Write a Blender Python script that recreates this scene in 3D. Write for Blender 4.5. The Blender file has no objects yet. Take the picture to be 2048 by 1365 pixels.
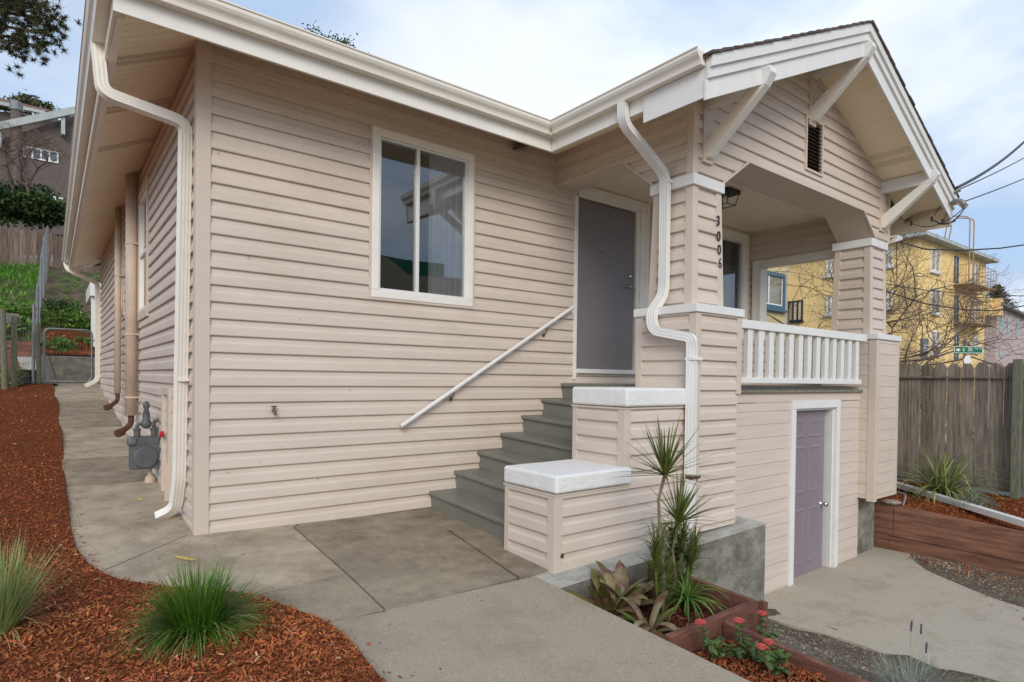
import bpy, math, random
import numpy as np
from mathutils import Vector, Matrix
random.seed(7)
R = math.radians
sc = bpy.context.scene
COL = sc.collection
# ------------------------------------------------------------------ camera
CAMP = dict(cx=-0.9125, cy=-5.1857, cz=1.2471, yaw=-0.6577, pitch=-0.0132, roll=0.0128, f=1194.54, sh=91.39)
def cam_axes(d):
    cy, sy = math.cos(d['yaw']), math.sin(d['yaw'])
    fwd = Vector((-sy, cy, 0)); right = Vector((cy, sy, 0)); up = Vector((0, 0, 1))
    cp, sp = math.cos(d['pitch']), math.sin(d['pitch'])
    f2 = fwd*cp+up*sp; u2 = up*cp-fwd*sp
    cr, sr = math.cos(d['roll']), math.sin(d['roll'])
    return right*cr+u2*sr, u2*cr-right*sr, f2
CR, CU, CF = cam_axes(CAMP)
CC = Vector((CAMP['cx'], CAMP['cy'], CAMP['cz']))
cd = bpy.data.cameras.new('camera'); cam = bpy.data.objects.new('camera', cd); COL.objects.link(cam)
m = Matrix((CR, CU, -CF)).transposed().to_4x4(); m.translation = CC
cam.matrix_world = m
cd.sensor_width = 36; cd.lens = CAMP['f']/2048*36; cd.shift_y = CAMP['sh']/2048
cd.clip_start = .05; cd.clip_end = 2000
sc.camera = cam
def ray(px, py):
    return CF+CR*((px-1024)/CAMP['f'])+CU*((682.5+CAMP['sh']-py)/CAMP['f'])
def W(px, py, ax, v):
    w = ray(px, py); i = 'XYZ'.index(ax)
    return CC+w*((v-CC[i])/w[i])
def WD(px, py, depth):
    return CC+ray(px, py)*depth
# ------------------------------------------------------------------ sky, sun, exposure
SUN_EL, SUN_AZ = 30, 214      # azimuth clockwise from +Y
world = bpy.data.worlds.new('World'); sc.world = world; world.use_nodes = True
nt = world.node_tree; nt.nodes.clear()
def wn(t, **k):
    n = nt.nodes.new(t)
    for a, b in k.items(): setattr(n, a, b)
    return n
sky = wn('ShaderNodeTexSky', sky_type='NISHITA', sun_disc=False, sun_elevation=R(SUN_EL), sun_rotation=R(SUN_AZ))
sky.air_density = 1.0; sky.dust_density = 1.5
tc = wn('ShaderNodeTexCoord')
sep = wn('ShaderNodeSeparateXYZ'); nt.links.new(tc.outputs['Generated'], sep.inputs[0])
# cloud layer: direction projected on a plane far above
mz = wn('ShaderNodeMath', operation='MAXIMUM'); nt.links.new(sep.outputs[2], mz.inputs[0]); mz.inputs[1].default_value = 0.0
ad = wn('ShaderNodeMath', operation='ADD'); nt.links.new(mz.outputs[0], ad.inputs[0]); ad.inputs[1].default_value = .22
dv = wn('ShaderNodeVectorMath', operation='DIVIDE'); nt.links.new(tc.outputs['Generated'], dv.inputs[0])
cb = wn('ShaderNodeCombineXYZ')
for i in range(3): nt.links.new(ad.outputs[0], cb.inputs[i])
nt.links.new(cb.outputs[0], dv.inputs[1])
mp = wn('ShaderNodeMapping'); nt.links.new(dv.outputs[0], mp.inputs[0]); mp.inputs['Location'].default_value = (3.1, 1.7, 0.0); mp.inputs['Scale'].default_value = (1, 1, 1.5)
n1 = wn('ShaderNodeTexNoise'); n1.inputs['Scale'].default_value = 1.6; n1.inputs['Detail'].default_value = 9; n1.inputs['Roughness'].default_value = .52; n1.inputs['Distortion'].default_value = .3
nt.links.new(mp.outputs[0], n1.inputs['Vector'])
r1 = wn('ShaderNodeValToRGB'); nt.links.new(n1.outputs[0], r1.inputs[0])
r1.color_ramp.elements[0].position = .40; r1.color_ramp.elements[1].position = .62
n2 = wn('ShaderNodeTexNoise'); n2.inputs['Scale'].default_value = .9; n2.inputs['Detail'].default_value = 7; n2.inputs['Roughness'].default_value = .5
nt.links.new(mp.outputs[0], n2.inputs['Vector'])
r2 = wn('ShaderNodeValToRGB'); nt.links.new(n2.outputs[0], r2.inputs[0])
r2.color_ramp.elements[0].position = .38; r2.color_ramp.elements[1].position = .62
CLD, CLB = (6.3, 6.9, 7.9, 1), (10.8, 10.9, 11.2, 1)
r2.color_ramp.elements[0].color = (.46, .56, .72, 1); r2.color_ramp.elements[1].color = (.92, .98, 1.06, 1)
mulc = wn('ShaderNodeVectorMath', operation='SCALE'); nt.links.new(r2.outputs[0], mulc.inputs[0]); mulc.inputs['Scale'].default_value = 11
skm = wn('ShaderNodeVectorMath', operation='SCALE'); nt.links.new(sky.outputs[0], skm.inputs[0]); skm.inputs['Scale'].default_value = 1.0
pale = wn('ShaderNodeMix', data_type='RGBA'); pale.inputs[0].default_value = .75
nt.links.new(skm.outputs[0], pale.inputs[6]); pale.inputs[7].default_value = (5.0, 6.9, 9.8, 1)
mx = wn('ShaderNodeMix', data_type='RGBA')
nt.links.new(r1.outputs[0], mx.inputs[0]); nt.links.new(pale.outputs[2], mx.inputs[6]); nt.links.new(mulc.outputs[0], mx.inputs[7])
# brighter cloud around one part of the sky
D0 = ray(950, 330).normalized()
dt = wn('ShaderNodeVectorMath', operation='DOT_PRODUCT'); nrm_ = wn('ShaderNodeVectorMath', operation='NORMALIZE'); nt.links.new(tc.outputs['Generated'], nrm_.inputs[0])
nt.links.new(nrm_.outputs[0], dt.inputs[0]); dt.inputs[1].default_value = tuple(D0)
gl_ = wn('ShaderNodeMapRange', interpolation_type='SMOOTHSTEP'); gl_.inputs['From Min'].default_value = math.cos(R(19)); gl_.inputs['From Max'].default_value = math.cos(R(6)); gl_.inputs['To Max'].default_value = .85
nt.links.new(dt.outputs['Value'], gl_.inputs[0])
mw = wn('ShaderNodeMix', data_type='RGBA'); nt.links.new(gl_.outputs[0], mw.inputs[0]); nt.links.new(mx.outputs[2], mw.inputs[6]); mw.inputs[7].default_value = (9.4, 9.8, 10.4, 1); mx = mw
bg = wn('ShaderNodeBackground'); bg.inputs[1].default_value = .070; nt.links.new(mx.outputs[2], bg.inputs[0])
wo = wn('ShaderNodeOutputWorld'); nt.links.new(bg.outputs[0], wo.inputs[0])
sl = bpy.data.lights.new('sun', 'SUN'); sl.energy = 1.3; sl.angle = R(30); sl.color = (1, .92, .82)
sun = bpy.data.objects.new('sun', sl); COL.objects.link(sun)
az = R(SUN_AZ); el = R(SUN_EL)
sdir = Vector((math.sin(az)*math.cos(el), math.cos(az)*math.cos(el), math.sin(el)))
sun.rotation_euler = (-sdir).to_track_quat('-Z', 'Y').to_euler(); sun.location = (-3, -8, 9)
sc.view_settings.view_transform = 'Standard'; sc.view_settings.look = 'None'
sc.view_settings.exposure = 0.6; sc.view_settings.gamma = 1
sc.render.engine = 'CYCLES'
sc.cycles.max_bounces = 12; sc.cycles.diffuse_bounces = 8
# ------------------------------------------------------------------ materials
def mat(name, col, rough=.6, var=.08, vscale=3., bump=0., bscale=80., spec=.4, metal=0., stretch=(1, 1, 1), col2=None, detail=6, contrast=(.35, .65), leaf=0., dirt=None, island=0., speck=None, objrnd=0.):
    M = bpy.data.materials.new(name); M.use_nodes = True
    t = M.node_tree; b = t.nodes['Principled BSDF']
    b.inputs['Roughness'].default_value = rough; b.inputs['Metallic'].default_value = metal
    b.inputs['Specular IOR Level'].default_value = spec
    L = t.links.new
    tcn = t.nodes.new('ShaderNodeTexCoord'); mpn = t.nodes.new('ShaderNodeMapping'); L(tcn.outputs['Object'], mpn.inputs[0]); mpn.inputs['Scale'].default_value = stretch
    n = t.nodes.new('ShaderNodeTexNoise'); n.inputs['Scale'].default_value = vscale; n.inputs['Detail'].default_value = detail; n.inputs['Roughness'].default_value = .6; L(mpn.outputs[0], n.inputs['Vector'])
    r = t.nodes.new('ShaderNodeValToRGB'); L(n.outputs[0], r.inputs[0])
    r.color_ramp.elements[0].position, r.color_ramp.elements[1].position = contrast
    c1 = [max(0, c*(1-var)) for c in col[:3]]; c2 = list(col2[:3]) if col2 else [min(1, c*(1+var)) for c in col[:3]]
    r.color_ramp.elements[0].color = (*c1, 1); r.color_ramp.elements[1].color = (*c2, 1)
    out = r.outputs[0]
    if island:
        g = t.nodes.new('ShaderNodeNewGeometry'); h = t.nodes.new('ShaderNodeHueSaturation')
        ml = t.nodes.new('ShaderNodeMapRange'); ml.inputs['To Min'].default_value = 1-island; ml.inputs['To Max'].default_value = 1+island
        L(g.outputs['Random Per Island'], ml.inputs[0]); L(ml.outputs[0], h.inputs['Value']); L(out, h.inputs['Color'])
        mh = t.nodes.new('ShaderNodeMapRange'); mh.inputs['To Min'].default_value = .5-island*.035; mh.inputs['To Max'].default_value = .5+island*.035
        ms = t.nodes.new('ShaderNodeMath'); ms.operation = 'FRACT'; mm = t.nodes.new('ShaderNodeMath'); mm.operation = 'MULTIPLY'; mm.inputs[1].default_value = 17.3
        L(g.outputs['Random Per Island'], mm.inputs[0]); L(mm.outputs[0], ms.inputs[0]); L(ms.outputs[0], mh.inputs[0]); L(mh.outputs[0], h.inputs['Hue'])
        out = h.outputs[0]
    if objrnd:
        oi = t.nodes.new('ShaderNodeObjectInfo'); r5 = t.nodes.new('ShaderNodeMapRange'); r5.inputs['To Min'].default_value = 1-objrnd; r5.inputs['To Max'].default_value = 1+objrnd; L(oi.outputs['Random'], r5.inputs[0]); m5 = t.nodes.new('ShaderNodeVectorMath'); m5.operation = 'SCALE'; L(out, m5.inputs[0]); L(r5.outputs[0], m5.inputs['Scale']); out = m5.outputs[0]
    if dirt:   # (color, scale, lo, hi, amount)
        n3 = t.nodes.new('ShaderNodeTexNoise'); n3.inputs['Scale'].default_value = dirt[1]; n3.inputs['Detail'].default_value = 10; n3.inputs['Roughness'].default_value = .72
        mp3 = t.nodes.new('ShaderNodeMapping'); mp3.inputs['Location'].default_value = (5, 9, 2); mp3.inputs['Scale'].default_value = dirt[5] if len(dirt) > 5 else (1, 1, 1)
        L(tcn.outputs['Object'], mp3.inputs[0]); L(mp3.outputs[0], n3.inputs['Vector'])
        r3 = t.nodes.new('ShaderNodeMapRange'); r3.inputs['From Min'].default_value = dirt[2]; r3.inputs['From Max'].default_value = dirt[3]; r3.inputs['To Max'].default_value = dirt[4]
        L(n3.outputs[0], r3.inputs[0])
        m3 = t.nodes.new('ShaderNodeMix'); m3.data_type = 'RGBA'; L(r3.outputs[0], m3.inputs[0]); L(out, m3.inputs[6]); m3.inputs[7].default_value = (*dirt[0], 1)
        out = m3.outputs[2]
    if speck:
        n4 = t.nodes.new('ShaderNodeTexNoise'); n4.inputs['Scale'].default_value = speck[0]; n4.inputs['Detail'].default_value = 3; L(tcn.outputs['Object'], n4.inputs['Vector'])
        r4 = t.nodes.new('ShaderNodeMapRange'); r4.inputs['From Min'].default_value = .3; r4.inputs['From Max'].default_value = .7; r4.inputs['To Min'].default_value = 1-speck[1]; r4.inputs['To Max'].default_value = 1+speck[1]
        L(n4.outputs[0], r4.inputs[0]); m4 = t.nodes.new('ShaderNodeVectorMath'); m4.operation = 'SCALE'; L(out, m4.inputs[0]); L(r4.outputs[0], m4.inputs['Scale']); out = m4.outputs[0]
    L(out, b.inputs['Base Color'])
    if bump:
        n2 = t.nodes.new('ShaderNodeTexNoise'); n2.inputs['Scale'].default_value = bscale; n2.inputs['Detail'].default_value = 6; L(mpn.outputs[0], n2.inputs['Vector'])
        bp = t.nodes.new('ShaderNodeBump'); bp.inputs['Strength'].default_value = bump; bp.inputs['Distance'].default_value = .01
        L(n2.outputs[0], bp.inputs['Height']); L(bp.outputs[0], b.inputs['Normal'])
    if leaf:
        tr = t.nodes.new('ShaderNodeBsdfTranslucent'); L(out, tr.inputs[0]); mxs = t.nodes.new('ShaderNodeMixShader'); mxs.inputs[0].default_value = leaf
        o = t.nodes['Material Output']; L(b.outputs[0], mxs.inputs[1]); L(tr.outputs[0], mxs.inputs[2]); L(mxs.outputs[0], o.inputs[0])
    return M
SID = (.62, .532, .455)
M = {}
M['siding'] = mat('vinyl_siding', SID, .5, .045, 1.3, .12, 60, .35, stretch=(.5, .5, 5), dirt=((.42, .33, .25), 2.2, .48, .78, .42, (.6, .6, 1.2)))
M['siding_flat'] = mat('painted_boards', (.615, .53, .462), .6, .05, 2, .25, 60, .3, stretch=(.6, .6, 8))
M['trim_tan'] = mat('tan_trim', (.60, .51, .428), .5, .03, 2, .05, 90, .35)
M['soffit'] = mat('vinyl_soffit', (.90, .775, .57), .5, .03, 2, .05, 90, .3)
M['cream'] = mat('cream_metal', (.80, .76, .67), .35, .03, 2, .03, 60, .5, dirt=((.55, .48, .38), 3, .5, .85, .35))
M['white'] = mat('white_paint', (.74, .735, .71), .5, .03, 4, .2, 70, .4, dirt=((.52, .50, .46), 5, .55, .8, .35))
M['offwhite'] = mat('offwhite_paint', (.80, .775, .71), .45, .03, 4, .12, 70, .4, dirt=((.55, .50, .42), 4, .55, .85, .3))
M['stucco'] = mat('white_stucco', (.76, .755, .73), .8, .03, 6, .5, 70, .25, dirt=((.60, .58, .53), 9, .6, .85, .2))
M['ceiling'] = mat('porch_ceiling', (.86, .77, .61), .5, .03, 2, .05, 80, .3)
M['door'] = mat('front_door_paint', (.19, .17, .175), .45, .04, 3, .05, 50, .4)
M['bdoor'] = mat('basement_door_paint', (.235, .195, .225), .4, .04, 3, .06, 50, .45)
M['stair'] = mat('stair_paint', (.19, .187, .155), .42, .07, 5, .15, 60, .45, dirt=((.24, .23, .19), 6, .55, .8, .5))
M['ledge'] = mat('weathered_ledge', (.20, .19, .15), .8, .25, 12, .5, 40)
CONC_D = ((.12, .105, .085), 1.7, .48, .75, .6)
M['conc'] = mat('old_concrete', (.43, .36, .27), .85, .14, 3.5, .5, 120, .2, detail=10, dirt=((.22, .175, .125), 2.6, .44, .66, .8), speck=(140, .16))
M['conc_dark'] = mat('stained_concrete', (.32, .265, .195), .85, .16, 4, .6, 110, .2, detail=10, dirt=((.14, .11, .078), 3.4, .42, .70, .8), speck=(120, .22))
M['conc_new'] = mat('aggregate_concrete', (.385, .325, .245), .85, .16, 110, .5, 260, .2, detail=4, contrast=(.38, .62), dirt=((.22, .18, .125), 1.7, .48, .72, .6))
M['conc_mid'] = mat('middling_concrete', (.345, .285, .21), .85, .14, 80, .5, 200, .2, detail=5, dirt=((.13, .105, .075), 2.6, .45, .7, .7))
M['conc_wall'] = mat('foundation_concrete', (.235, .225, .19), .9, .3, 7, .9, 45, .15, detail=12, dirt=((.10, .095, .075), 3.1, .45, .66, .75, (1, 1, 1.6)), speck=(90, .25))
M['conc_ledge'] = mat('ledge_concrete', (.42, .41, .37), .9, .2, 5, .6, 60, .15, detail=10, dirt=((.25, .22, .17), 5, .46, .7, .75, (.6, 2, 1)), speck=(110, .15))
M['drive'] = mat('driveway_concrete', (.45, .40, .32), .88, .12, 60, .5, 200, .2, detail=8, dirt=((.22, .17, .12), 1.8, .50, .75, .6))
M['shingle'] = mat('roof_shingle', (.13, .10, .085), .9, .3, 30, .6, 90, .1, island=.25)
M['dark'] = mat('dark_gap', (.02, .018, .015), .9)
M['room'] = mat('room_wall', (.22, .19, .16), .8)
M['curtain'] = mat('sheer_curtain', (.80, .80, .82), .8, .05, 8, leaf=.45)
M['dcurtain'] = mat('dark_curtain', (.30, .28, .28), .8, .1, 8, leaf=.3)
M['chrome'] = mat('satin_metal', (.62, .60, .56), .25, .05, 8, metal=1)
M['alum'] = mat('aluminium_frame', (.80, .79, .76), .35, .03, 4, metal=.3)
M['black'] = mat('black_metal', (.018, .018, .02), .4, .1)
M['wire'] = mat('black_cable', (.03, .03, .033), .5, .1)
M['galv'] = mat('galvanised_steel', (.21, .22, .22), .5, .2, 8, metal=.5)
M['meter'] = mat('grey_meter_paint', (.10, .108, .115), .5, .15, 10, .15, 30)
M['rust'] = mat('rusty_iron', (.10, .045, .03), .8, .4, 20, .4, 40)
M['red'] = mat('red_valve', (.45, .02, .04), .4)
M['brass'] = mat('old_brass', (.20, .13, .08), .5, .2, metal=.6)
M['vent_soft'] = mat('perforation_tone', (.34, .27, .19), .8)
M['straw'] = mat('dead_blade', (.30, .22, .10), .7, .3)
M['nail_dark'] = mat('dark_nail_head', (.16, .125, .09), .8)  # dark brown of the small siding nail heads
M['flue'] = mat('tan_pipe_paint', (.56, .44, .345), .6, .08, 5, .1, 60)
M['redwood'] = mat('stained_redwood', (.165, .07, .048), .65, .35, 6, .35, 40, .3, stretch=(1.2, 1.2, 14), detail=12, speck=(60, .15))
M['redwood_old'] = mat('weathered_redwood', (.22, .105, .066), .7, .4, 3, .35, 30, .25, stretch=(1, .7, 6), detail=10, dirt=((.20, .155, .105), 2.3, .52, .8, .7))
M['fence'] = mat('weathered_fence', (.22, .185, .15), .85, .4, 5, .5, 30, .15, stretch=(9, 9, .5), detail=10, objrnd=.22, dirt=((.09, .10, .035), 1.8, .56, .8, .5))
M['fence_pt'] = mat('treated_post', (.16, .17, .12), .8, .3, 8, .4, 30, .2, stretch=(8, 8, .7))
M['fence_br'] = mat('brown_fence', (.21, .155, .12), .85, .4, 4, .4, 30, .15, stretch=(8, 8, .5), objrnd=.35)
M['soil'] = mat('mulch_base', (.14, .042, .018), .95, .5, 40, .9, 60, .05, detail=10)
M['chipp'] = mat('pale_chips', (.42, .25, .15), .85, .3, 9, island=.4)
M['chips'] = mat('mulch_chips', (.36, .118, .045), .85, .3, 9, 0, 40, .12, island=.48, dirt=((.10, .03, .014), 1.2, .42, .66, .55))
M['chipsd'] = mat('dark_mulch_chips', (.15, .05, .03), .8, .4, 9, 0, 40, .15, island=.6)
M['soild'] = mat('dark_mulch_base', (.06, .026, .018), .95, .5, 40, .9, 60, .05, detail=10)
M['gravel'] = mat('gravel_soil', (.17, .125, .085), .95, .5, 30, 1, 70, .1, detail=10, col2=(.22, .19, .15), dirt=((.07, .05, .032), 1.6, .45, .7, .7))
M['pebble'] = mat('pebbles', (.29, .245, .185), .85, .3, 5, island=.55)
M['yellow'] = mat('yellow_spray_paint', (.68, .50, .07), .85, .2, 25, .3, 120, col2=(.55, .44, .16))
M['blade'] = mat('green_blade', (.09, .19, .02), .45, .4, 3, leaf=.25, island=.45)
M['blade2'] = mat('pale_blade', (.30, .36, .13), .5, .4, 3, leaf=.25, island=.4)
M['dleaf'] = mat('dracaena_leaf', (.11, .135, .03), .4, .35, 4, leaf=.2, island=.4)
M['bleaf'] = mat('bromeliad_leaf', (.19, .27, .05), .35, .35, 9, .1, 30, .5, col2=(.20, .09, .045), leaf=.2, island=.3, contrast=(.42, .6))
M['bleaf2'] = mat('burgundy_leaf', (.24, .08, .06), .35, .35, 9, .1, 30, .5, col2=(.34, .33, .17), leaf=.2, island=.35)
M['lleaf'] = mat('lantana_leaf', (.075, .13, .03), .5, .3, 9, .2, 60, leaf=.2, island=.35)
M['petal'] = mat('lantana_petal', (.70, .06, .14), .5, .1, 60, col2=(.85, .22, .12), leaf=.2, island=.3)
M['purple'] = mat('lavender_bud', (.13, .10, .16), .7, .3, 40)
M['fleaf'] = mat('variegated_leaf', (.27, .33, .09), .45, .3, 5, leaf=.2, island=.5, col2=(.34, .36, .13))
M['silver'] = mat('silver_leaf', (.25, .30, .24), .6, .3, 8, leaf=.2, island=.3)
M['stem'] = mat('woody_stem', (.20, .15, .105), .85, .3, 20, .4, 60)
M['twig'] = mat('bare_twig', (.16, .115, .085), .9, .3, 10)
M['pine'] = mat('pine_needles', (.085, .085, .035), .7, .5, 4, leaf=.15, island=.5)
M['bush'] = mat('bush_leaf', (.045, .085, .02), .6, .5, 2, leaf=.2, island=.55)
M['bushl'] = mat('bright_bush_leaf', (.13, .24, .04), .55, .4, 2, leaf=.25, island=.5)
M['grass'] = mat('hill_grass', (.12, .29, .03), .8, .45, 3, .6, 20, leaf=.2, island=.45)
M['hill'] = mat('hill_soil', (.12, .088, .06), .95, .4, 3, 1, 14, .1, detail=12, dirt=((.09, .15, .03), .9, .5, .62, .85))
M['ground'] = mat('ground_soil', (.36, .30, .22), .95, .3, 1, .5, 10, .1)
M['asphalt'] = mat('street_asphalt', (.10, .10, .10), .9, .15, 8, .4, 60)
M['ystucco'] = mat('yellow_stucco', (.90, .65, .29), .9, .06, 1.2, .5, 30, .1, dirt=((.60, .44, .21), .5, .5, .8, .4))
M['ydark'] = mat('ochre_stucco', (.50, .32, .09), .9, .08, 1.2, .5, 30, .1)
M['pstucco'] = mat('pink_stucco', (.52, .42, .40), .9, .06, 1.5, .3, 30, .1)
M['cboards'] = mat('cream_boards', (.62, .52, .27), .7, .05, 2, stretch=(1, 1, 6))
M['bluetrim'] = mat('blue_trim', (.07, .14, .20), .5, .08)
M['brshingle'] = mat('brown_shingle_wall', (.15, .12, .11), .9, .35, 4, .6, 30, .1, stretch=(2, 2, 9), detail=8)
M['grtrim'] = mat('grey_green_trim', (.42, .46, .44), .7, .1)
M['roofbr'] = mat('brown_roof', (.19, .115, .085), .9, .25, 20, .4, 60, .1)
M['roofgr'] = mat('grey_roof', (.21, .21, .20), .9, .2, 20, .4, 60, .1)
M['green'] = mat('street_sign_green', (.0, .17, .075), .4, .05)
M['signw'] = mat('sign_white', (.78, .78, .76), .5, .03)
M['escape'] = mat('tan_iron', (.42, .27, .13), .6, .1)
M['gtile'] = mat('green_tile_roof', (.01, .16, .08), .5, .3, 10)
M['bstucco'] = mat('beige_stucco', (.45, .37, .24), .9, .1)
def glassmat(name, tint=(.02, .025, .03), transp=.3, rough=.01):
    G = bpy.data.materials.new(name); G.use_nodes = True; t = G.node_tree; t.nodes.clear(); L = t.links.new
    o = t.nodes.new('ShaderNodeOutputMaterial'); g = t.nodes.new('ShaderNodeBsdfGlossy'); g.inputs['Roughness'].default_value = rough; g.inputs['Color'].default_value = (.9, .93, .95, 1)
    tr = t.nodes.new('ShaderNodeBsdfTransparent'); tr.inputs[0].default_value = (.88, .89, .89, 1)
    fr = t.nodes.new('ShaderNodeFresnel'); fr.inputs[0].default_value = 1.5
    mr = t.nodes.new('ShaderNodeMapRange'); mr.inputs['To Min'].default_value = transp; mr.inputs['To Max'].default_value = 1.0
    L(fr.outputs[0], mr.inputs[0]); ms = t.nodes.new('ShaderNodeMixShader'); L(mr.outputs[0], ms.inputs[0]); L(tr.outputs[0], ms.inputs[1]); L(g.outputs[0], ms.inputs[2]); L(ms.outputs[0], o.inputs[0])
    return G
M['glass'] = glassmat('window_glass', transp=.13)
M['glassb'] = glassmat('dim_window_glass', transp=.12)
# ------------------------------------------------------------------ mesh builder
class MB:
    def __init__(s): s.v = []; s.f = []
    def poly(s, pts):
        i = len(s.v); s.v += [tuple(p) for p in pts]; s.f.append(tuple(range(i, i+len(pts))))
    def box(s, x0, x1, y0, y1, z0, z1):
        s.hexa([(x0, y0, z0), (x1, y0, z0), (x1, y1, z0), (x0, y1, z0)], [(x0, y0, z1), (x1, y0, z1), (x1, y1, z1), (x0, y1, z1)])
        return s
    def hexa(s, b, t):
        i = len(s.v); n = len(b); s.v += [tuple(p) for p in b]+[tuple(p) for p in t]
        s.f.append(tuple(range(i+n-1, i-1, -1))); s.f.append(tuple(range(i+n, i+2*n)))
        for k in range(n):
            j = (k+1) % n; s.f.append((i+k, i+j, i+n+j, i+n+k))
        return s
    def prism(s, pts, vec):
        vec = Vector(vec); b = [Vector(p) for p in pts]; return s.hexa(b, [p+vec for p in b])
    def beam(s, a, b, w, h, up=(0, 0, 1)):
        a = Vector(a); b = Vector(b); d = (b-a).normalized(); sd = d.cross(Vector(up)).normalized(); u = sd.cross(d)
        c = [(-1, -1), (1, -1), (1, 1), (-1, 1)]
        return s.hexa([a+sd*(w/2*x)+u*(h/2*y) for x, y in c], [b+sd*(w/2*x)+u*(h/2*y) for x, y in c])
    def tube(s, path, r, n=8, caps=True, prof=None, up=None):
        path = [Vector(p) for p in path]; m_ = len(path); rr = r if isinstance(r, (list, tuple)) else [r]*m_
        i0 = len(s.v); last = None
        for k, p in enumerate(path):
            d = (path[min(k+1, m_-1)]-path[max(k-1, 0)])
            d = d.normalized() if d.length > 1e-9 else Vector((0, 0, 1))
            if last is None:
                u = Vector(up) if up else (Vector((0, 0, 1)) if abs(d.z) < .9 else Vector((1, 0, 0)))
            else: u = last
            sd = d.cross(u)
            if sd.length < 1e-6: sd = d.orthogonal()
            sd.normalize(); u = sd.cross(d).normalized(); last = u
            if prof:
                for (x, y) in prof: s.v.append(tuple(p+sd*(x*rr[k])+u*(y*rr[k])))
            else:
                for q in range(n):
                    a = 2*math.pi*q/n; s.v.append(tuple(p+sd*(math.cos(a)*rr[k])+u*(math.sin(a)*rr[k])))
        if prof: n = len(prof)
        for k in range(m_-1):
            for q in range(n):
                a = i0+k*n+q; b = i0+k*n+(q+1) % n
                s.f.append((a, b, b+n, a+n))
        if caps:
            s.f.append(tuple(range(i0+n-1, i0-1, -1))); s.f.append(tuple(range(i0+(m_-1)*n, i0+m_*n)))
        return s
    def lathe(s, c, prof, n=16, axis=(0, 0, 1)):
        ax = Vector(axis).normalized(); u = ax.orthogonal().normalized(); w = ax.cross(u); c = Vector(c); i0 = len(s.v)
        for (r_, h) in prof:
            for q in range(n):
                a = 2*math.pi*q/n; s.v.append(tuple(c+ax*h+u*(math.cos(a)*r_)+w*(math.sin(a)*r_)))
        for k in range(len(prof)-1):
            for q in range(n):
                a = i0+k*n+q; b = i0+k*n+(q+1) % n; s.f.append((a, b, b+n, a+n))
        s.f.append(tuple(range(i0+n-1, i0-1, -1))); e = i0+(len(prof)-1)*n; s.f.append(tuple(range(e, e+n)))
        return s
    def build(s, name, material, parent=None, smooth=False, bevel=0, off=None):
        me = bpy.data.meshes.new(name)
        if off is None and parent is not None:
            p = parent; off = Vector((0, 0, 0))
            while p is not None: off = off+Vector(p.location) if not p.get('_w') else off; p = p.parent
            base = off
        else: base = Vector(off) if off is not None else Vector((0, 0, 0))
        vs = [(a-base.x, b-base.y, c-base.z) for a, b, c in s.v] if base.length else s.v
        me.from_pydata(vs, [], s.f); me.update()
        if isinstance(material, str): material = M[material]
        me.materials.append(material)
        o = bpy.data.objects.new(name, me); COL.objects.link(o)
        if parent is not None: o.parent = parent
        if smooth:
            for p in me.polygons: p.use_smooth = True
        if bevel:
            b = o.modifiers.new('bevel', 'BEVEL'); b.width = bevel; b.segments = 2; b.limit_method = 'ANGLE'; b.angle_limit = R(40)
        return o
def tag(o, label=None, cat=None, group=None, kind=None):
    if label: o['label'] = label
    if cat: o['category'] = cat
    if group: o['group'] = group
    if kind: o['kind'] = kind
    return o
def thing(name, label, cat, loc=(0, 0, 0), group=None):
    o = bpy.data.objects.new(name, None); COL.objects.link(o); o.location = loc; o.empty_display_size = .1
    return tag(o, label, cat, group)
def copy_tree(o, parent=None):
    c = o.copy(); COL.objects.link(c)
    if parent is not None: c.parent = parent
    for ch in list(o.children): copy_tree(ch, c)
    return c
def box(name, m_, par, x0, x1, y0, y1, z0, z1, bevel=0):
    return MB().box(x0, x1, y0, y1, z0, z1).build(name, m_, par, bevel=bevel)
rnd = random.Random(3)
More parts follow.
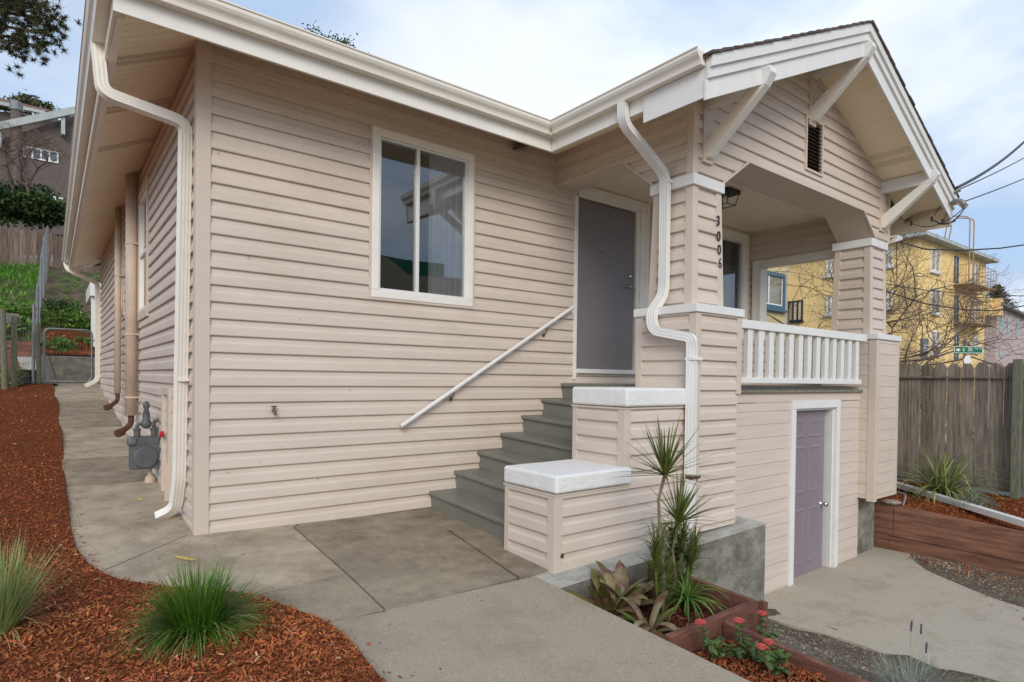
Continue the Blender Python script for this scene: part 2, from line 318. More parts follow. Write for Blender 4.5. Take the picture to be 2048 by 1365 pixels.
# siding: courses of lapped profile over any outline
DUTCH = [(0, .024), (.006, .027), (.068, .0215), (.086, .0105), (.122, .006)]
FLAT = [(0, .010), (.008, .014), (.132, .011)]
def siding(mb, org, u, n, z0, z1, spans, H, prof=DUTCH, zb=(), zbase=0., seg=.6, amp=.0011, lap_h=None):
    """spans(z) -> [(u0,u1),...]; org + u*s + n*out, z up"""
    org = Vector(org); u = Vector(u); n = Vector(n); ph = prof[-1][0]
    sc_ = H/.1305 if prof is DUTCH else H/.14
    cuts = {z0, z1, *zb}
    k = math.floor((z0-zbase)/H)
    levels = []
    while zbase+k*H < z1:
        b = zbase+k*H; pts = [(b+a*sc_, o_) for a, o_ in prof]; pts[-1] = (pts[-1][0], pts[-1][1]); levels.append((b, pts)); k += 1
    for b, pts in levels:
        top = b+H; P = pts+[(top, pts[-1][1])]
        zs = sorted({p[0] for p in P} | {c for c in cuts if b < c < top})
        def off(z):
            for (a, oa), (c, oc) in zip(P, P[1:]):
                if a <= z <= c+1e-9: return oa+(oc-oa)*(z-a)/max(c-a, 1e-9)
            return P[-1][1]
        first = True
        for a, c in zip(zs, zs[1:]):
            if c <= z0+1e-6 or a >= z1-1e-6: continue
            sa = spans(a+1e-5); scn = spans(c-1e-5)
            for (l0, r0), (l1, r1) in zip(sa, scn):
                if max(r0-l0, r1-l1) < 1e-4: continue
                ns = max(1, int((r0-l0)/seg))
                ja = [math.sin((l0+(r0-l0)*q/ns)*3.1+b*17)*amp+math.sin((l0+(r0-l0)*q/ns)*7.3+b*31)*amp*.6 for q in range(ns+1)]
                for q in range(ns):
                    f0, f1 = q/ns, (q+1)/ns
                    A = org+u*(l0+(r0-l0)*f0)+n*(off(a)+ja[q]); B = org+u*(l0+(r0-l0)*f1)+n*(off(a)+ja[q+1])
                    D = org+u*(l1+(r1-l1)*f0)+n*(off(c)+ja[q]); E_ = org+u*(l1+(r1-l1)*f1)+n*(off(c)+ja[q+1])
                    for p in (A, B): p.z = a
                    for p in (D, E_): p.z = c
                    mb.poly([A, B, E_, D])
                    if abs(a-b) < 1e-6:   # underside lip
                        A2 = A-n*(off(a)+.002); B2 = B-n*(off(a)+.002)
                        mb.poly([A, A2, B2, B])
                # end returns
                for e, (s0, s1) in enumerate(((l0, l1), (r0, r1))):
                    A = org+u*s0+n*off(a); B = org+u*s0; D = org+u*s1+n*off(c); E_ = org+u*s1
                    for p in (A, B): p.z = a
                    for p in (D, E_): p.z = c
                    mb.poly([A, B, E_, D])
    return mb
def rects(full, holes):
    """outline u0..u1 minus rectangular holes (u0,u1,z0,z1)"""
    def f(z):
        out = [full]
        for (a, b, c, d) in holes:
            if c < z < d:
                nx = []
                for (l, r) in out:
                    if b <= l or a >= r: nx.append((l, r)); continue
                    if a > l: nx.append((l, a))
                    if b < r: nx.append((b, r))
                out = nx
        return out
    return f
def gy(y):     # ground level along the left wall
    pts = [(-9, -.40), (0, 0), (2, .13), (5.3, .37), (8, .63), (11.4, .93), (14, 1.03)]
    for (a, za), (b, zb_) in zip(pts, pts[1:]):
        if y <= b: return za+(zb_-za)*(y-a)/(b-a)
    return 1.03
def gz(x, y):
    return gy(y) - .025*max(0, min(x, 2)) if y < 0 else gy(y)-.025*max(0, min(x, 2))
ZR, XM, PIT = 5.007, 5.85, .457           # porch ridge
def rz(x, d=0): return ZR-d-PIT*abs(x-XM)
house = thing('house', 'tan vinyl-sided bungalow with white gutters, gabled front porch and grey-green steps', 'house')
H = .133
def fillet(pts, r, n=6):
    pts = [Vector(p) for p in pts]; out = [pts[0]]
    for a, b, c in zip(pts, pts[1:], pts[2:]):
        d0 = (a-b); d1 = (c-b); rr = min(r, d0.length*.49, d1.length*.49)
        p0 = b+d0.normalized()*rr; p1 = b+d1.normalized()*rr
        for k in range(n+1):
            t = k/n; out.append(p0*(1-t)**2+b*2*t*(1-t)+p1*t*t)
    out.append(pts[-1]); return out
# --- walls
mb = MB()
siding(mb, (0, 0, 0), (1, 0, 0), (0, -1, 0), -.09, 3.88, rects((.07, 3.99), [(1.42, 2.54, 1.985, 3.55)]), H, zb=(1.985, 3.55), zbase=-.035)
mb.build('front_wall', 'siding', house)
mb = MB()
WB = [(2.87, 3.82, 1.92, 3.53), (5.75, 6.5, 2.15, 3.5)]
siding(mb, (0, 0, 0), (0, 1, 0), (-1, 0, 0), -.09, 3.84, rects((.07, 11.35), WB), H, zb=(1.92, 3.53, 2.15, 3.5), zbase=-.035, seg=1.2)
mb.build('side_wall', 'siding', house)
mb = MB(); mb.box(-.030, .075, -.030, .075, -.02, 3.86); o = mb.build('corner_board', 'trim_tan', house, bevel=.004)
mb = MB()      # rear and far walls, kept plain
mb.poly([(0, 11.35, -1.2), (8.04, 11.35, -1.2), (8.04, 11.35, 3.84), (0, 11.35, 3.84)])
mb.poly([(8.04, 0, -1.2), (8.04, 11.35, -1.2), (8.04, 11.35, 3.84), (8.04, 0, 3.84)])
mb.build('rear_wall', 'siding_flat', house)
mb = MB(); mb.box(-.02, 0.3, .05, 11.3, -.6, .02); mb.build('foundation', 'conc_wall', house)
# porch door wall
mb = MB()
siding(mb, (3.995, 0, 0), (1, 0, 0), (0, -1, 0), 1.2, 3.58, rects((0, 3.80), [(.0, 1.30, 1.33, 3.545), (2.2, 3.70, 1.9, 3.53)]), H, zb=(1.33, 1.9, 3.53, 3.545), zbase=-.035)
mb.build('porch_rear_wall', 'siding', house)
# gable
AR = dict(l0=4.13, l1=4.58, r1=7.21, r0=7.60, zt=3.437, zb=3.13)
def gsp(z):
    k = (z-AR['zb'])/(AR['zt']-AR['zb'])
    if z < AR['zt']: base = [(3.695, AR['l0']+(AR['l1']-AR['l0'])*k), (AR['r0']-(AR['r0']-AR['r1'])*k, 8.04)]
    else: base = [(3.695, 8.04)]
    wv = (ZR-.205-z)/PIT
    l = max(3.695, XM-wv); r = min(8.04, XM+wv)
    out = []
    for a, b in base:
        a = max(a, l); b = min(b, r)
        if 3.63 < z < 4.19 and a < 5.72 and b > 6.08: out += [(a, 5.72), (6.08, b)]
        else: out.append((a, b))
    return out
zlow = ZR-.205-PIT*(XM-3.695)
mb = MB(); siding(mb, (0, -1.858, 0), (1, 0, 0), (0, -1, 0), 3.13, ZR-.21, gsp, H, zb=(3.437, zlow, 3.63, 4.19, 3.8, ZR-.205-PIT*(8.04-XM)), zbase=-.035)
mb.build('gable_wall', 'siding', house)
box('corner_board', 'trim_tan', house, 3.668, 3.745, -1.885, -1.81, 3.13, 3.84, .004)
box('corner_board', 'trim_tan', house, 7.99, 8.06, -1.885, -1.81, 3.13, 3.80, .004)
# beam on the stair side
def bsp(z):
    if z < 3.467: return [(1.03+(3.467-z)/.337*.39, 1.81)]
    return [(.02, 1.81)]
mb = MB(); siding(mb, (3.692, 0, 0), (0, -1, 0), (-1, 0, 0), 3.13, 3.845, bsp, H, zb=(3.467,), zbase=-.035); mb.build('porch_side_beam', 'siding', house)
mb = MB()
mb.poly([(3.69, .0, 3.465), (3.995, .0, 3.465), (3.995, -1.03, 3.465), (3.69, -1.03, 3.465)])
mb.poly([(3.69, -1.03, 3.465), (3.995, -1.03, 3.465), (3.995, -1.42, 3.128), (3.69, -1.42, 3.128)])
mb.poly([(3.995, 0, 3.465), (3.995, -1.858, 3.465), (3.995, -1.858, 3.6), (3.995, 0, 3.6)])
mb.poly([(3.995, -1.03, 3.465), (3.995, -1.42, 3.128), (3.995, -1.5, 3.465)])
# front arch underside and inner face
for (xa, za), (xb, zb_) in zip([(4.13, 3.128), (4.58, 3.435), (7.21, 3.435), (7.60, 3.128)], [(4.58, 3.435), (7.21, 3.435), (7.60, 3.128), (7.8, 3.128)]):
    mb.poly([(xa, -1.858, za), (xb, -1.858, zb_), (xb, -1.42, zb_), (xa, -1.42, za)])
mb.poly([(3.995, -1.42, 3.128), (4.13, -1.42, 3.128), (4.58, -1.42, 3.435), (7.21, -1.42, 3.435), (7.60, -1.42, 3.128), (7.8, -1.42, 3.128), (7.8, -1.42, 3.6), (3.995, -1.42, 3.6)])
mb.build('arch_underside', 'trim_tan', house)
mb = MB()
def strip(a, b, w=.022, h=.02): mb.beam(a, b, w, h)
strip((3.672, 0, 3.462), (3.672, -1.03, 3.462)); strip((3.672, -1.03, 3.462), (3.672, -1.44, 3.125))
strip((4.13, -1.885, 3.128), (4.58, -1.885, 3.434)); strip((4.58, -1.885, 3.434), (7.21, -1.885, 3.434)); strip((7.21, -1.885, 3.434), (7.60, -1.885, 3.128))
mb.box(3.668, 3.69, -.026, .0, 3.46, 3.84)
mb.build('arch_trim', 'trim_tan', house)
# ceiling
mb = MB(); y = 0.0
while y > -1.42:
    y2 = max(y-.085, -1.42); mb.box(3.995, 7.8, y2+.004, y, 3.58, 3.60); y = y2
mb.box(3.9, 7.9, -1.5, .05, 3.605, 3.63)
mb.build('porch_ceiling', 'ceiling', house)
# porch right wall with opening
mb = MB(); siding(mb, (7.8, 0, 0), (0, -1, 0), (-1, 0, 0), 1.2, 3.58, rects((0, 1.5), [(.03, 1.43, 1.9, 3.13)]), H, zb=(1.9, 3.13), zbase=-.035); mb.build('porch_side_wall', 'siding', house)
mb = MB()
mb.box(7.82, 7.95, -1.85, -0.03, 3.03, 3.56).box(7.82, 7.95, -1.85, 0, 1.2, 1.9)
mb.box(7.775, 7.96, -1.45, -.05, 3.02, 3.125).box(7.775, 7.96, -.20, -.05, 1.9, 3.02)
mb.build('opening_frame', 'offwhite', house, bevel=.005)
mb = MB(); mb.box(7.765, 7.775, -1.45, -.185, 3.035, 3.06).box(7.765, 7.775, -.20, -.17, 1.9, 3.06); mb.build('opening_trim', 'offwhite', house)
box('porch_floor', 'stair', house, 3.80, 7.82, -1.86, -.001, 1.165, 1.205)
box('ledge_board', 'ledge', house, 4.22, 7.60, -1.915, -1.862, 1.135, 1.165, .004)
# --- basement wall and door
for s0_, s1_ in ((0, 1.32), (2.48, 3.09)):
    mb = MB(); siding(mb, (4.18, -1.858, 0), (1, 0, 0), (0, -1, 0), -1.12, 1.03, lambda z: [(s0_, s1_)], .137, prof=FLAT, zbase=-.02, seg=1.0, amp=.0015); mb.build('basement_wall', 'siding_flat', house)
box('band_board', 'siding_flat', house, 4.18, 7.55, -1.882, -1.80, 1.035, 1.134, .003)
mb = MB(); mb.box(7.27, 7.86, -1.84, -1.2, -1.2, -.24); mb.build('foundation_pier', 'conc_wall', house, bevel=.01)
fr = MB(); fr.box(5.50, 5.595, -1.90, -1.86, -1.09, .955).box(6.565, 6.66, -1.90, -1.86, -1.07, .955).box(5.50, 6.66, -1.903, -1.86, .955, 1.045)
fr.box(5.60, 5.62, -1.865, -1.72, -1.09, .945).box(6.535, 6.563, -1.865, -1.72, -1.07, .945).box(5.60, 6.56, -1.865, -1.72, .93, .953)
fro = fr.build('basement_door_frame', 'white', house, bevel=.003)
bd = MB(); bd.box(5.62, 6.47, -1.80, -1.76, -1.04, .925)
bdo = bd.build('basement_door', 'bdoor', house, bevel=.002)
pn = MB()
for x0, x1 in ((5.72, 5.99), (6.10, 6.37)):
    for z0, z1 in ((-.84, -.22), (-.02, .50), (.62, .80)):
        # raised panel with sloped border
        a = [(x0, z0), (x1, z0), (x1, z1), (x0, z1)]; q = .035
        b = [(x0+q, z0+q), (x1-q, z0+q), (x1-q, z1-q), (x0+q, z1-q)]
        y0, y1 = -1.8005, -1.812
        ring = [(x0-.012, z0-.012), (x1+.012, z0-.012), (x1+.012, z1+.012), (x0-.012, z1+.012)]
        for k in range(4):
            j = (k+1) % 4
            pn.poly([(ring[k][0], y0, ring[k][1]), (ring[j][0], y0, ring[j][1]), (a[j][0], y1+.002, a[j][1]), (a[k][0], y1+.002, a[k][1])])
            pn.poly([(a[k][0], y1+.002, a[k][1]), (a[j][0], y1+.002, a[j][1]), (b[j][0], y0-.002, b[j][1]), (b[k][0], y0-.002, b[k][1])])
        pn.poly([(p[0], y0-.002, p[1]) for p in b])
pn.build('raised_panels', 'bdoor', bdo)
kb = MB(); kb.lathe((6.40, -1.80, -.20), [(.03, 0), (.03, .008), (.012, .012), (.012, .04), (.028, .05), (.034, .065), (.03, .08), (.012, .086)], 18, (0, -1, 0)); kb.build('door_knob', 'chrome', bdo, smooth=True)
box('dark_gap', 'dark', house, 6.47, 6.56, -1.75, -1.70, -1.08, .93)
# --- stairs
tr = MB(); rs = MB(); N = 7
def tz(z, y): return z-.045*abs(y)
for i in range(N):
    x = 2.05+.29*i; z = .1256+.18*i; x2 = x+.33; z0 = z-.18 if i else -.15
    if i == N-1: x2 = x+.22
    xs = [(x, .001), (x2, .001)]
    b = [(x, -1.46, tz(z-.036, 1.46)), (x2, -1.46, tz(z-.036, 1.46)), (x2, -.005, z-.036), (x, -.005, z-.036)]
    t_ = [(p[0], p[1], p[2]+.036) for p in b]
    tr.hexa(b, t_)
    b = [(x+.028, -1.46, tz(z0, 1.46)), (x+.05, -1.46, tz(z0, 1.46)), (x+.05, -.005, z0), (x+.028, -.005, z0)]
    t_ = [(x+.028, -1.46, tz(z-.037, 1.46)), (x+.05, -1.46, tz(z-.037, 1.46)), (x+.05, -.005, z-.037), (x+.028, -.005, z-.037)]
    rs.hexa(b, t_)
st = tr.build('stair_treads', 'stair', house, bevel=.008)
rs.build('stair_risers', 'stair', house, bevel=.002)
# --- cheek walls
mb = MB()
siding(mb, (1.975, -1.40, 0), (0, -1, 0), (-1, 0, 0), -.25, .42, lambda z: [(.05, .56)], H, zbase=-.02)
siding(mb, (1.975, -1.975, 0), (1, 0, 0), (0, -1, 0), -.25, 1.03, lambda z: [(.03, 1.54)] if z < .42 else [(.76, 1.54)], H, zb=(.42,), zbase=-.02)
siding(mb, (2.705, -1.40, 0), (0, -1, 0), (-1, 0, 0), .54, 1.03, lambda z: [(.05, .56)], H, zbase=-.02)
mb.box(1.98, 3.5, -1.97, -1.405, -.3, .42).box(2.71, 3.5, -1.97, -1.405, .42, 1.03)
mb.build('cheek_wall', 'siding', house)
def post(x0, x1, y0, y1, z0, z1, b=.004): return box('corner_board', 'trim_tan', house, x0, x1, y0, y1, z0, z1, b)
post(1.950, 2.03, -2.0, -1.92, -.17, .415); post(1.952, 2.0, -1.455, -1.398, -.12, .415)
post(2.680, 2.755, -2.0, -1.92, .42, 1.025); post(2.682, 2.73, -1.455, -1.398, .55, 1.025)
box('cap_trim', 'trim_tan', house, 1.944, 2.75, -2.006, -1.39, .405, .42); box('cap_trim', 'trim_tan', house, 2.674, 3.5, -2.006, -1.39, 1.015, 1.03)
def stucco_cap(x0, x1, y0, y1, z0, z1):
    b = MB(); nx, ny = 26, 18; r = .035
    def P(u_, v_, top):
        pass
    b.box(x0, x1, y0, y1, z0, z1); o = b.build('stucco_cap', 'stucco', house, bevel=.022)
    o.modifiers['bevel'].segments = 4
    s = o.modifiers.new('sub', 'SUBSURF'); s.subdivision_type = 'SIMPLE'; s.levels = 5; s.render_levels = 5
    tx = bpy.data.textures.new('lumps', 'CLOUDS'); tx.noise_scale = .045; tx.noise_depth = 3
    d = o.modifiers.new('disp', 'DISPLACE'); d.texture = tx; d.strength = .0045; d.mid_level = .5; d.texture_coords = 'LOCAL'
    return o
stucco_cap(1.935, 2.745, -2.03, -1.40, .425, .558)
stucco_cap(2.665, 3.50, -2.03, -1.40, 1.035, 1.185)
mb = MB(); mb.prism([(1.75, -2.2, -1.2), (4.46, -2.2, -1.2), (4.46, -2.2, -.10), (1.75, -2.2, -.175)], (0, .34, 0)); mb.build('foundation_wall', 'conc_wall', house, bevel=.012)
mb = MB(); mb.hexa([(1.74, -2.206, -.174), (4.463, -2.206, -.099), (4.463, -1.9, -.099), (1.74, -1.9, -.174)], [(1.74, -2.206, -.168), (4.463, -2.206, -.093), (4.463, -1.9, -.080), (1.74, -1.9, -.150)]); mb.build('foundation_ledge', 'conc_ledge', house, bevel=.003)
# --- clad piers and columns
def clad(name, x0, x1, y0, y1, z0, z1, prof, Hh, grow=0, bw=.07, rb=None, zb0=None, sides='LF'):
    parts = []
    a = MB(); e = .016 if prof is DUTCH else .010
    a.box(x0+e, x1-e, y0+e, y1-e, z0, z1)
    siding(a, (x0+e, y1, 0), (0, -1, 0), (-1, 0, 0), z0, z1, lambda z: [(bw*.8, y1-y0-bw*.8)], Hh, prof=prof, zbase=-.03)
    siding(a, (x0, y0+e, 0), (1, 0, 0), (0, -1, 0), z0, z1, lambda z: [(bw*.8, x1-x0-(bw*.8 if True else 0))], Hh, prof=prof, zbase=-.03)
    b = MB()
    def bd_(xa, xb, ya, yb, za): b.box(xa, xb, ya, yb, za, z1)
    bd_(x0-.008, x0+bw, y0-.008, y0+bw, z0-.03)
    bd_(x0-.008, x0+bw*.6, y1-bw, y1+.004, z0)
    bd_(x1-bw, x1+.008, y0-.008, y0+bw*.6, z0 if rb is None else rb)
    bd_(x1-bw, x1+.006, y1-bw, y1+.003, z0)
    cx_, cy_ = (x0+x1)/2, (y0+y1)/2
    for q in (a, b):
        if grow:
            q.v = [(cx_+(x-cx_)*(1+grow*(z1-z)/(z1-z0)), cy_+(y-cy_)*(1+grow*(z1-z)/(z1-z0)), z) for x, y, z in q.v]
    o = a.build(name, 'siding', house); b.build('corner_boards', 'trim_tan', o, bevel=.004); return o
clad('porch_pier', 3.505, 4.205, -2.06, -1.40, -.08, 1.845, DUTCH, H, rb=1.13)
clad('porch_pier', 7.24, 7.94, -2.06, -1.40, -.21, 1.80, FLAT, .137, rb=None, bw=.085)
cL = clad('porch_column', 3.695, 4.125, -1.868, -1.43, 1.92, 3.03, DUTCH, H, grow=.12, bw=.075)
clad('porch_column', 7.485, 7.94, -1.868, -1.43, 1.87, 3.03, DUTCH, H, grow=.10, bw=.075)
def cap(x0, x1, y0, y1, z0, z1, nm='pier_cap'):
    o = box(nm, 'white', house, x0, x1, y0, y1, z0, z1, .006); return o
cap(3.48, 4.225, -2.085, -1.375, 1.848, 1.922); cap(7.215, 7.965, -2.085, -1.375, 1.802, 1.872)
cap(3.662, 4.15, -1.90, -1.40, 3.028, 3.128, 'column_capital'); cap(7.455, 7.965, -1.90, -1.40, 3.028, 3.128, 'column_capital')
# --- railing
rl = MB(); rl.box(4.215, 7.14, -1.99, -1.90, 1.765, 1.85); ro = rl.build('porch_railing', 'white', house, bevel=.006)
box('bottom_rail', 'white', ro, 4.215, 7.03, -1.98, -1.91, 1.235, 1.292, .004)
b0 = box('baluster', 'white', ro, -.008, .080, -.002, .045, 0, .476, .003)
b0.data.transform(Matrix.Translation((0, 0, 0)))
for i in range(14):
    o = b0 if i == 0 else b0.copy()
    if i: COL.objects.link(o); o.parent = ro
    o.location = (4.285+i*.2005, -1.9675, 1.291)
    o.rotation_euler = (0, 0, rnd.uniform(-.02, .02))
# --- roof
def sweep(path, prof, name, m_, par, bev=0):
    b = MB(); i0 = 0; n = len(prof)
    for P in path:
        for (d, z) in prof: b.v.append((P[0]+P[2]*d, P[1]+P[3]*d, z))
    for k in range(len(path)-1):
        for q in range(n):
            a = k*n+q; c = k*n+(q+1) % n; b.f.append((a, c, c+n, a+n))
    b.f.append(tuple(range(n-1, -1, -1))); e = (len(path)-1)*n; b.f.append(tuple(range(e, e+n)))
    return b.build(name, m_, par, bevel=bev)
GP = [(0, 3.675), (.075, 3.675), (.080, 3.700), (.088, 3.716), (.108, 3.737), (.119, 3.757), (.120, 3.785), (.128, 3.785), (.128, 3.795), (.108, 3.795), (.108, 3.775), (0, 3.775)]
EO = .585
xe = -EO-.02; ye = -EO-.02; xp = 3.695-EO-.02
ga = sweep([(xe, 11.6, -1, 0), (xe, ye, -1, -1)], GP, 'gutter', 'cream', house)
sweep([(xe+.001, ye, -1, -1), (xp, ye, -1, -1)], GP, 'gutter', 'cream', house)
gp = sweep([(xp+.001, ye-.001, -1, -1), (xp, -2.41, -1, 0)], GP, 'gutter', 'cream', house)
sm = MB()   # mitre seams
for (px_, py_, dx, dy) in [(xp-.10, ye, 0, -1), (xp, ye-.10, -1, 0)]:
    t1 = [(px_+dx*d*1.0+ (0 if dx else 0), py_+dy*d, z) for d, z in [(0, 3.673), (.077, 3.673), (.082, 3.70), (.09, 3.716), (.11, 3.737), (.121, 3.757), (.122, 3.785), (.13, 3.785)]]
    w_ = (.004, 0, 0) if dx == 0 else (0, .004, 0)
    for a, b in zip(t1, t1[1:]): sm.poly([a, b, tuple(Vector(b)+Vector(w_)), tuple(Vector(a)+Vector(w_))])
sm.build('gutter_seam', 'dark', gp)
FP = [(0, 3.55), (.02, 3.55), (.02, 3.77), (0, 3.77)]
sweep([(-EO, 11.6, -1, 0), (-EO, -EO, -1, -1)], FP, 'fascia_board', 'cream', house)
sweep([(-EO+.001, -EO, -1, -1), (3.695-EO, -EO, -1, -1)], FP, 'fascia_board', 'offwhite', house)
sweep([(3.695-EO+.001, -EO-.001, -1, -1), (3.695-EO, -2.42, -1, 0)], FP, 'fascia_board', 'offwhite', house)
box('fascia_end_board', 'white', house, 3.695-EO-.032, 3.695-EO-.021, -2.43, -1.80, 3.44, 3.672, .002)
# inner eave return under left gutter
box('eave_moulding', 'cream', house, -EO+.002, -EO+.05, -EO+.05, 11.5, 3.54, 3.575, .003)
# soffits
def soffit_left():
    b = MB(); y = -.585
    z = lambda x: 3.838+(x/EO)*.285
    while y < 11.5:
        y2 = y+.0975; g = .012
        xm = lambda yy: max(-EO, min(0.0, yy))
        def q(ya, yb_, da, db): b.poly([(-EO, ya, z(-EO)+da), (xm(ya), ya, z(xm(ya))+da), (xm(yb_), yb_, z(xm(yb_))+db), (-EO, yb_, z(-EO)+db)])
        q(y, y2-g, 0, 0); q(y2-g, y2-g*.5, 0, .012); q(y2-g*.5, y2, .012, 0)
        y = y2
    return b
soffit_left().build('soffit', 'soffit', house)
pf = MB()      # perforated vent strips of the soffit
for ys in (.10, .1975, 1.17, 1.2675, 2.34, 2.4375):
    for r_ in range(5):
        for q in range(34):
            x = -EO+.03+q*.016; yy = ys+.010+r_*.015+(.0075 if q % 2 else 0); z = lambda x_: 3.838+(x_/EO)*.285-.002
            pf.poly([(x, yy, z(x)), (x+.008, yy, z(x+.008)), (x+.008, yy+.008, z(x+.008)), (x, yy+.008, z(x))])
pf.build('soffit_perforation', 'vent_soft', house)
mb = MB(); mb.poly([(-EO, -EO, 3.553), (3.11, -EO, 3.553), (3.695, 0, 3.838), (0, 0, 3.838)]); mb.poly([(3.11, -EO, 3.553), (3.11, -2.41, 3.553), (3.695, -2.41, 3.838), (3.695, 0, 3.838)])
mb.build('soffit', 'soffit', house)
mb = MB(); mb.poly([(-EO, 11.35, 3.553), (0, 11.35, 3.838), (0, 11.9, 3.838), (-EO, 11.9, 3.553)]); mb.build('soffit', 'soffit', house)
# dark sag gap where the corner soffit pulls away
mb = MB(); mb.poly([(-.50, -.54, 3.585), (-.06, -.12, 3.80), (-.02, -.08, 3.80), (-.15, -.25, 3.735), (-.30, -.37, 3.664)]); mb.build('soffit_gap', 'dark', house)
# gable soffit
for sgn in (-1, 1):
    b = MB(); x = 0.05
    xe_ = XM-3.09 if sgn < 0 else 8.60-XM
    while x < xe_:
        x2 = min(x+.235, xe_); g = .008
        P = lambda xx, yy, d=0: (XM+sgn*xx, yy, rz(XM+sgn*xx, .205)+d)
        b.poly([P(x, -1.86), P(x2-g, -1.86), P(x2-g, -2.42), P(x, -2.42)])
        b.poly([P(x2-g, -1.86), P(x2-g/2, -1.86, .008), P(x2-g/2, -2.42, .008), P(x2-g, -2.42)])
        b.poly([P(x2-g/2, -1.86, .008), P(x2, -1.86), P(x2, -2.42), P(x2-g/2, -2.42, .008)])
        x = x2
    b.build('gable_soffit', 'soffit', house)
for xs in (1.46, 1.60):
    pf = MB()
    for r_ in range(8):
        for q in range(38):
            x = XM+xs+r_*.012; yy = -2.38+q*.0135+(.006 if r_ % 2 else 0); z = rz(x, .2065)
            pf.poly([(x, yy, z), (x+.005, yy, z-.005*PIT), (x+.005, yy+.006, z-.005*PIT), (x, yy+.006, z)])
    pf.build('soffit_perforation', 'vent_soft', house)
def rake(d0, d1, y0, y1, x0, x1, name, m_, cut=0):
    b = MB()
    for sgn, xa in ((-1, x0), (1, x1)):
        pts = [(XM, y0, ZR-d1), (xa-sgn*cut, y0, rz(xa-sgn*cut, d1)), (xa, y0, rz(xa, d0)), (XM, y0, ZR-d0)]
        b.prism(pts, (0, y1-y0, 0))
    return b.build(name, m_, house, bevel=.003)
rake(.165, .325, -2.428, -2.40, 3.07, 8.62, 'rake_board', 'white')
rake(.085, .168, -2.452, -2.415, 3.07, 8.62, 'rake_moulding', 'white')
rake(-.005, .087, -2.476, -2.415, 3.07, 8.62, 'rake_moulding', 'white')
mb = MB()
mb.beam((8.045, -1.872, rz(8.045, .215)), (XM, -1.872, rz(XM, .215)), .02, .03); mb.beam((3.7, -1.872, rz(3.7, .215)), (XM, -1.872, rz(XM, .215)), .02, .03); mb.build('frieze_trim', 'trim_tan', house)
# roof planes with thickness
def roofpoly(b, pts, t=.03): b.hexa(pts, [(x, y, z+t) for x, y, z in pts])
b = MB()
for sgn, xa in ((-1, 3.04), (1, 8.66)):
    roofpoly(b, [(XM, -2.455, ZR-.001), (xa, -2.455, rz(xa)-.001), (xa, 5.5, rz(xa)-.001), (XM, 5.5, ZR-.001)], .02)
b.build('porch_roof', 'shingle', house)
b = MB()
for sgn, xa in ((-1, 3.04), (1, 8.66)):
    n = 19
    for k in range(n):
        x0 = XM+(xa-XM)*k/n; x1 = XM+(xa-XM)*(k+1)/n-.0*sgn
        yj = -2.487-rnd.uniform(0, .012); t = .008+rnd.uniform(0, .005)
        b.hexa([(x0, yj, rz(x0)+.003), (x1, yj, rz(x1)+.010), (x1, -2.3, rz(x1)+.010), (x0, -2.3, rz(x0)+.003)], [(x0, yj, rz(x0)+.010+t), (x1, yj, rz(x1)+.020+t), (x1, -2.3, rz(x1)+.020+t), (x0, -2.3, rz(x0)+.010+t)])
b.build('shingle_edge', 'shingle', house)
b = MB(); ez = 3.775
roofpoly(b, [(-.62, -.62, ez), (3.04, -.62, ez), (7.6, 3.94, ez+4.56*PIT), (4.0, 4.0, ez+4.62*PIT)], .03)
roofpoly(b, [(-.62, -.62, ez), (4.0, 4.0, ez+4.62*PIT), (4.0, 8.0, ez+4.62*PIT), (-.62, 11.9, ez)], .03)
roofpoly(b, [(8.66, -.1, ez), (8.66, 11.9, ez), (4.0, 8.0, ez+4.62*PIT), (4.0, 4.0, ez+4.62*PIT)], .03)
roofpoly(b, [(-.62, 11.9, ez), (4.0, 8.0, ez+4.62*PIT), (8.66, 11.9, ez)], .03)
b.build('main_roof', 'shingle', house)
box('eave_fascia', 'soffit', house, 8.60, 8.622, -2.40, 5.4, 3.36, 3.735, .002)
box('eave_fascia_end', 'white', house, 8.57, 8.625, -2.43, -2.402, 3.36, 3.44, .002)
# --- knee braces
def brace(x, ztop, zlow_):
    b = MB(); w = .092
    pr = [(x-w/2, -1.86, ztop), (x-w/2, -2.50, ztop), (x-w/2, -2.52, ztop-.06), (x-w/2, -2.46, ztop-.15), (x-w/2, -1.86, ztop-.15)]
    b.prism(pr, (w, 0, 0)); o = b.build('knee_brace', 'white', house, bevel=.004)
    b = MB(); pr = [(x-w/2+.002, -1.87, zlow_), (x-w/2+.002, -1.87, zlow_+.15), (x-w/2+.002, -2.32, ztop-.148), (x-w/2+.002, -2.46, ztop-.148), (x-w/2+.002, -1.93, zlow_)]
    b.prism(pr, (w-.004, 0, 0)); b.build('diagonal_strut', 'offwhite', o, bevel=.004)
    box('wall_plate', 'trim_tan', o, x-w/2-.03, x+w/2+.03, -1.895, -1.862, zlow_-.04, ztop-.151, .003)
    return o
brace(3.885, 3.905, 3.30); brace(5.85, 4.80, 4.17); brace(7.80, 3.905, 3.30)
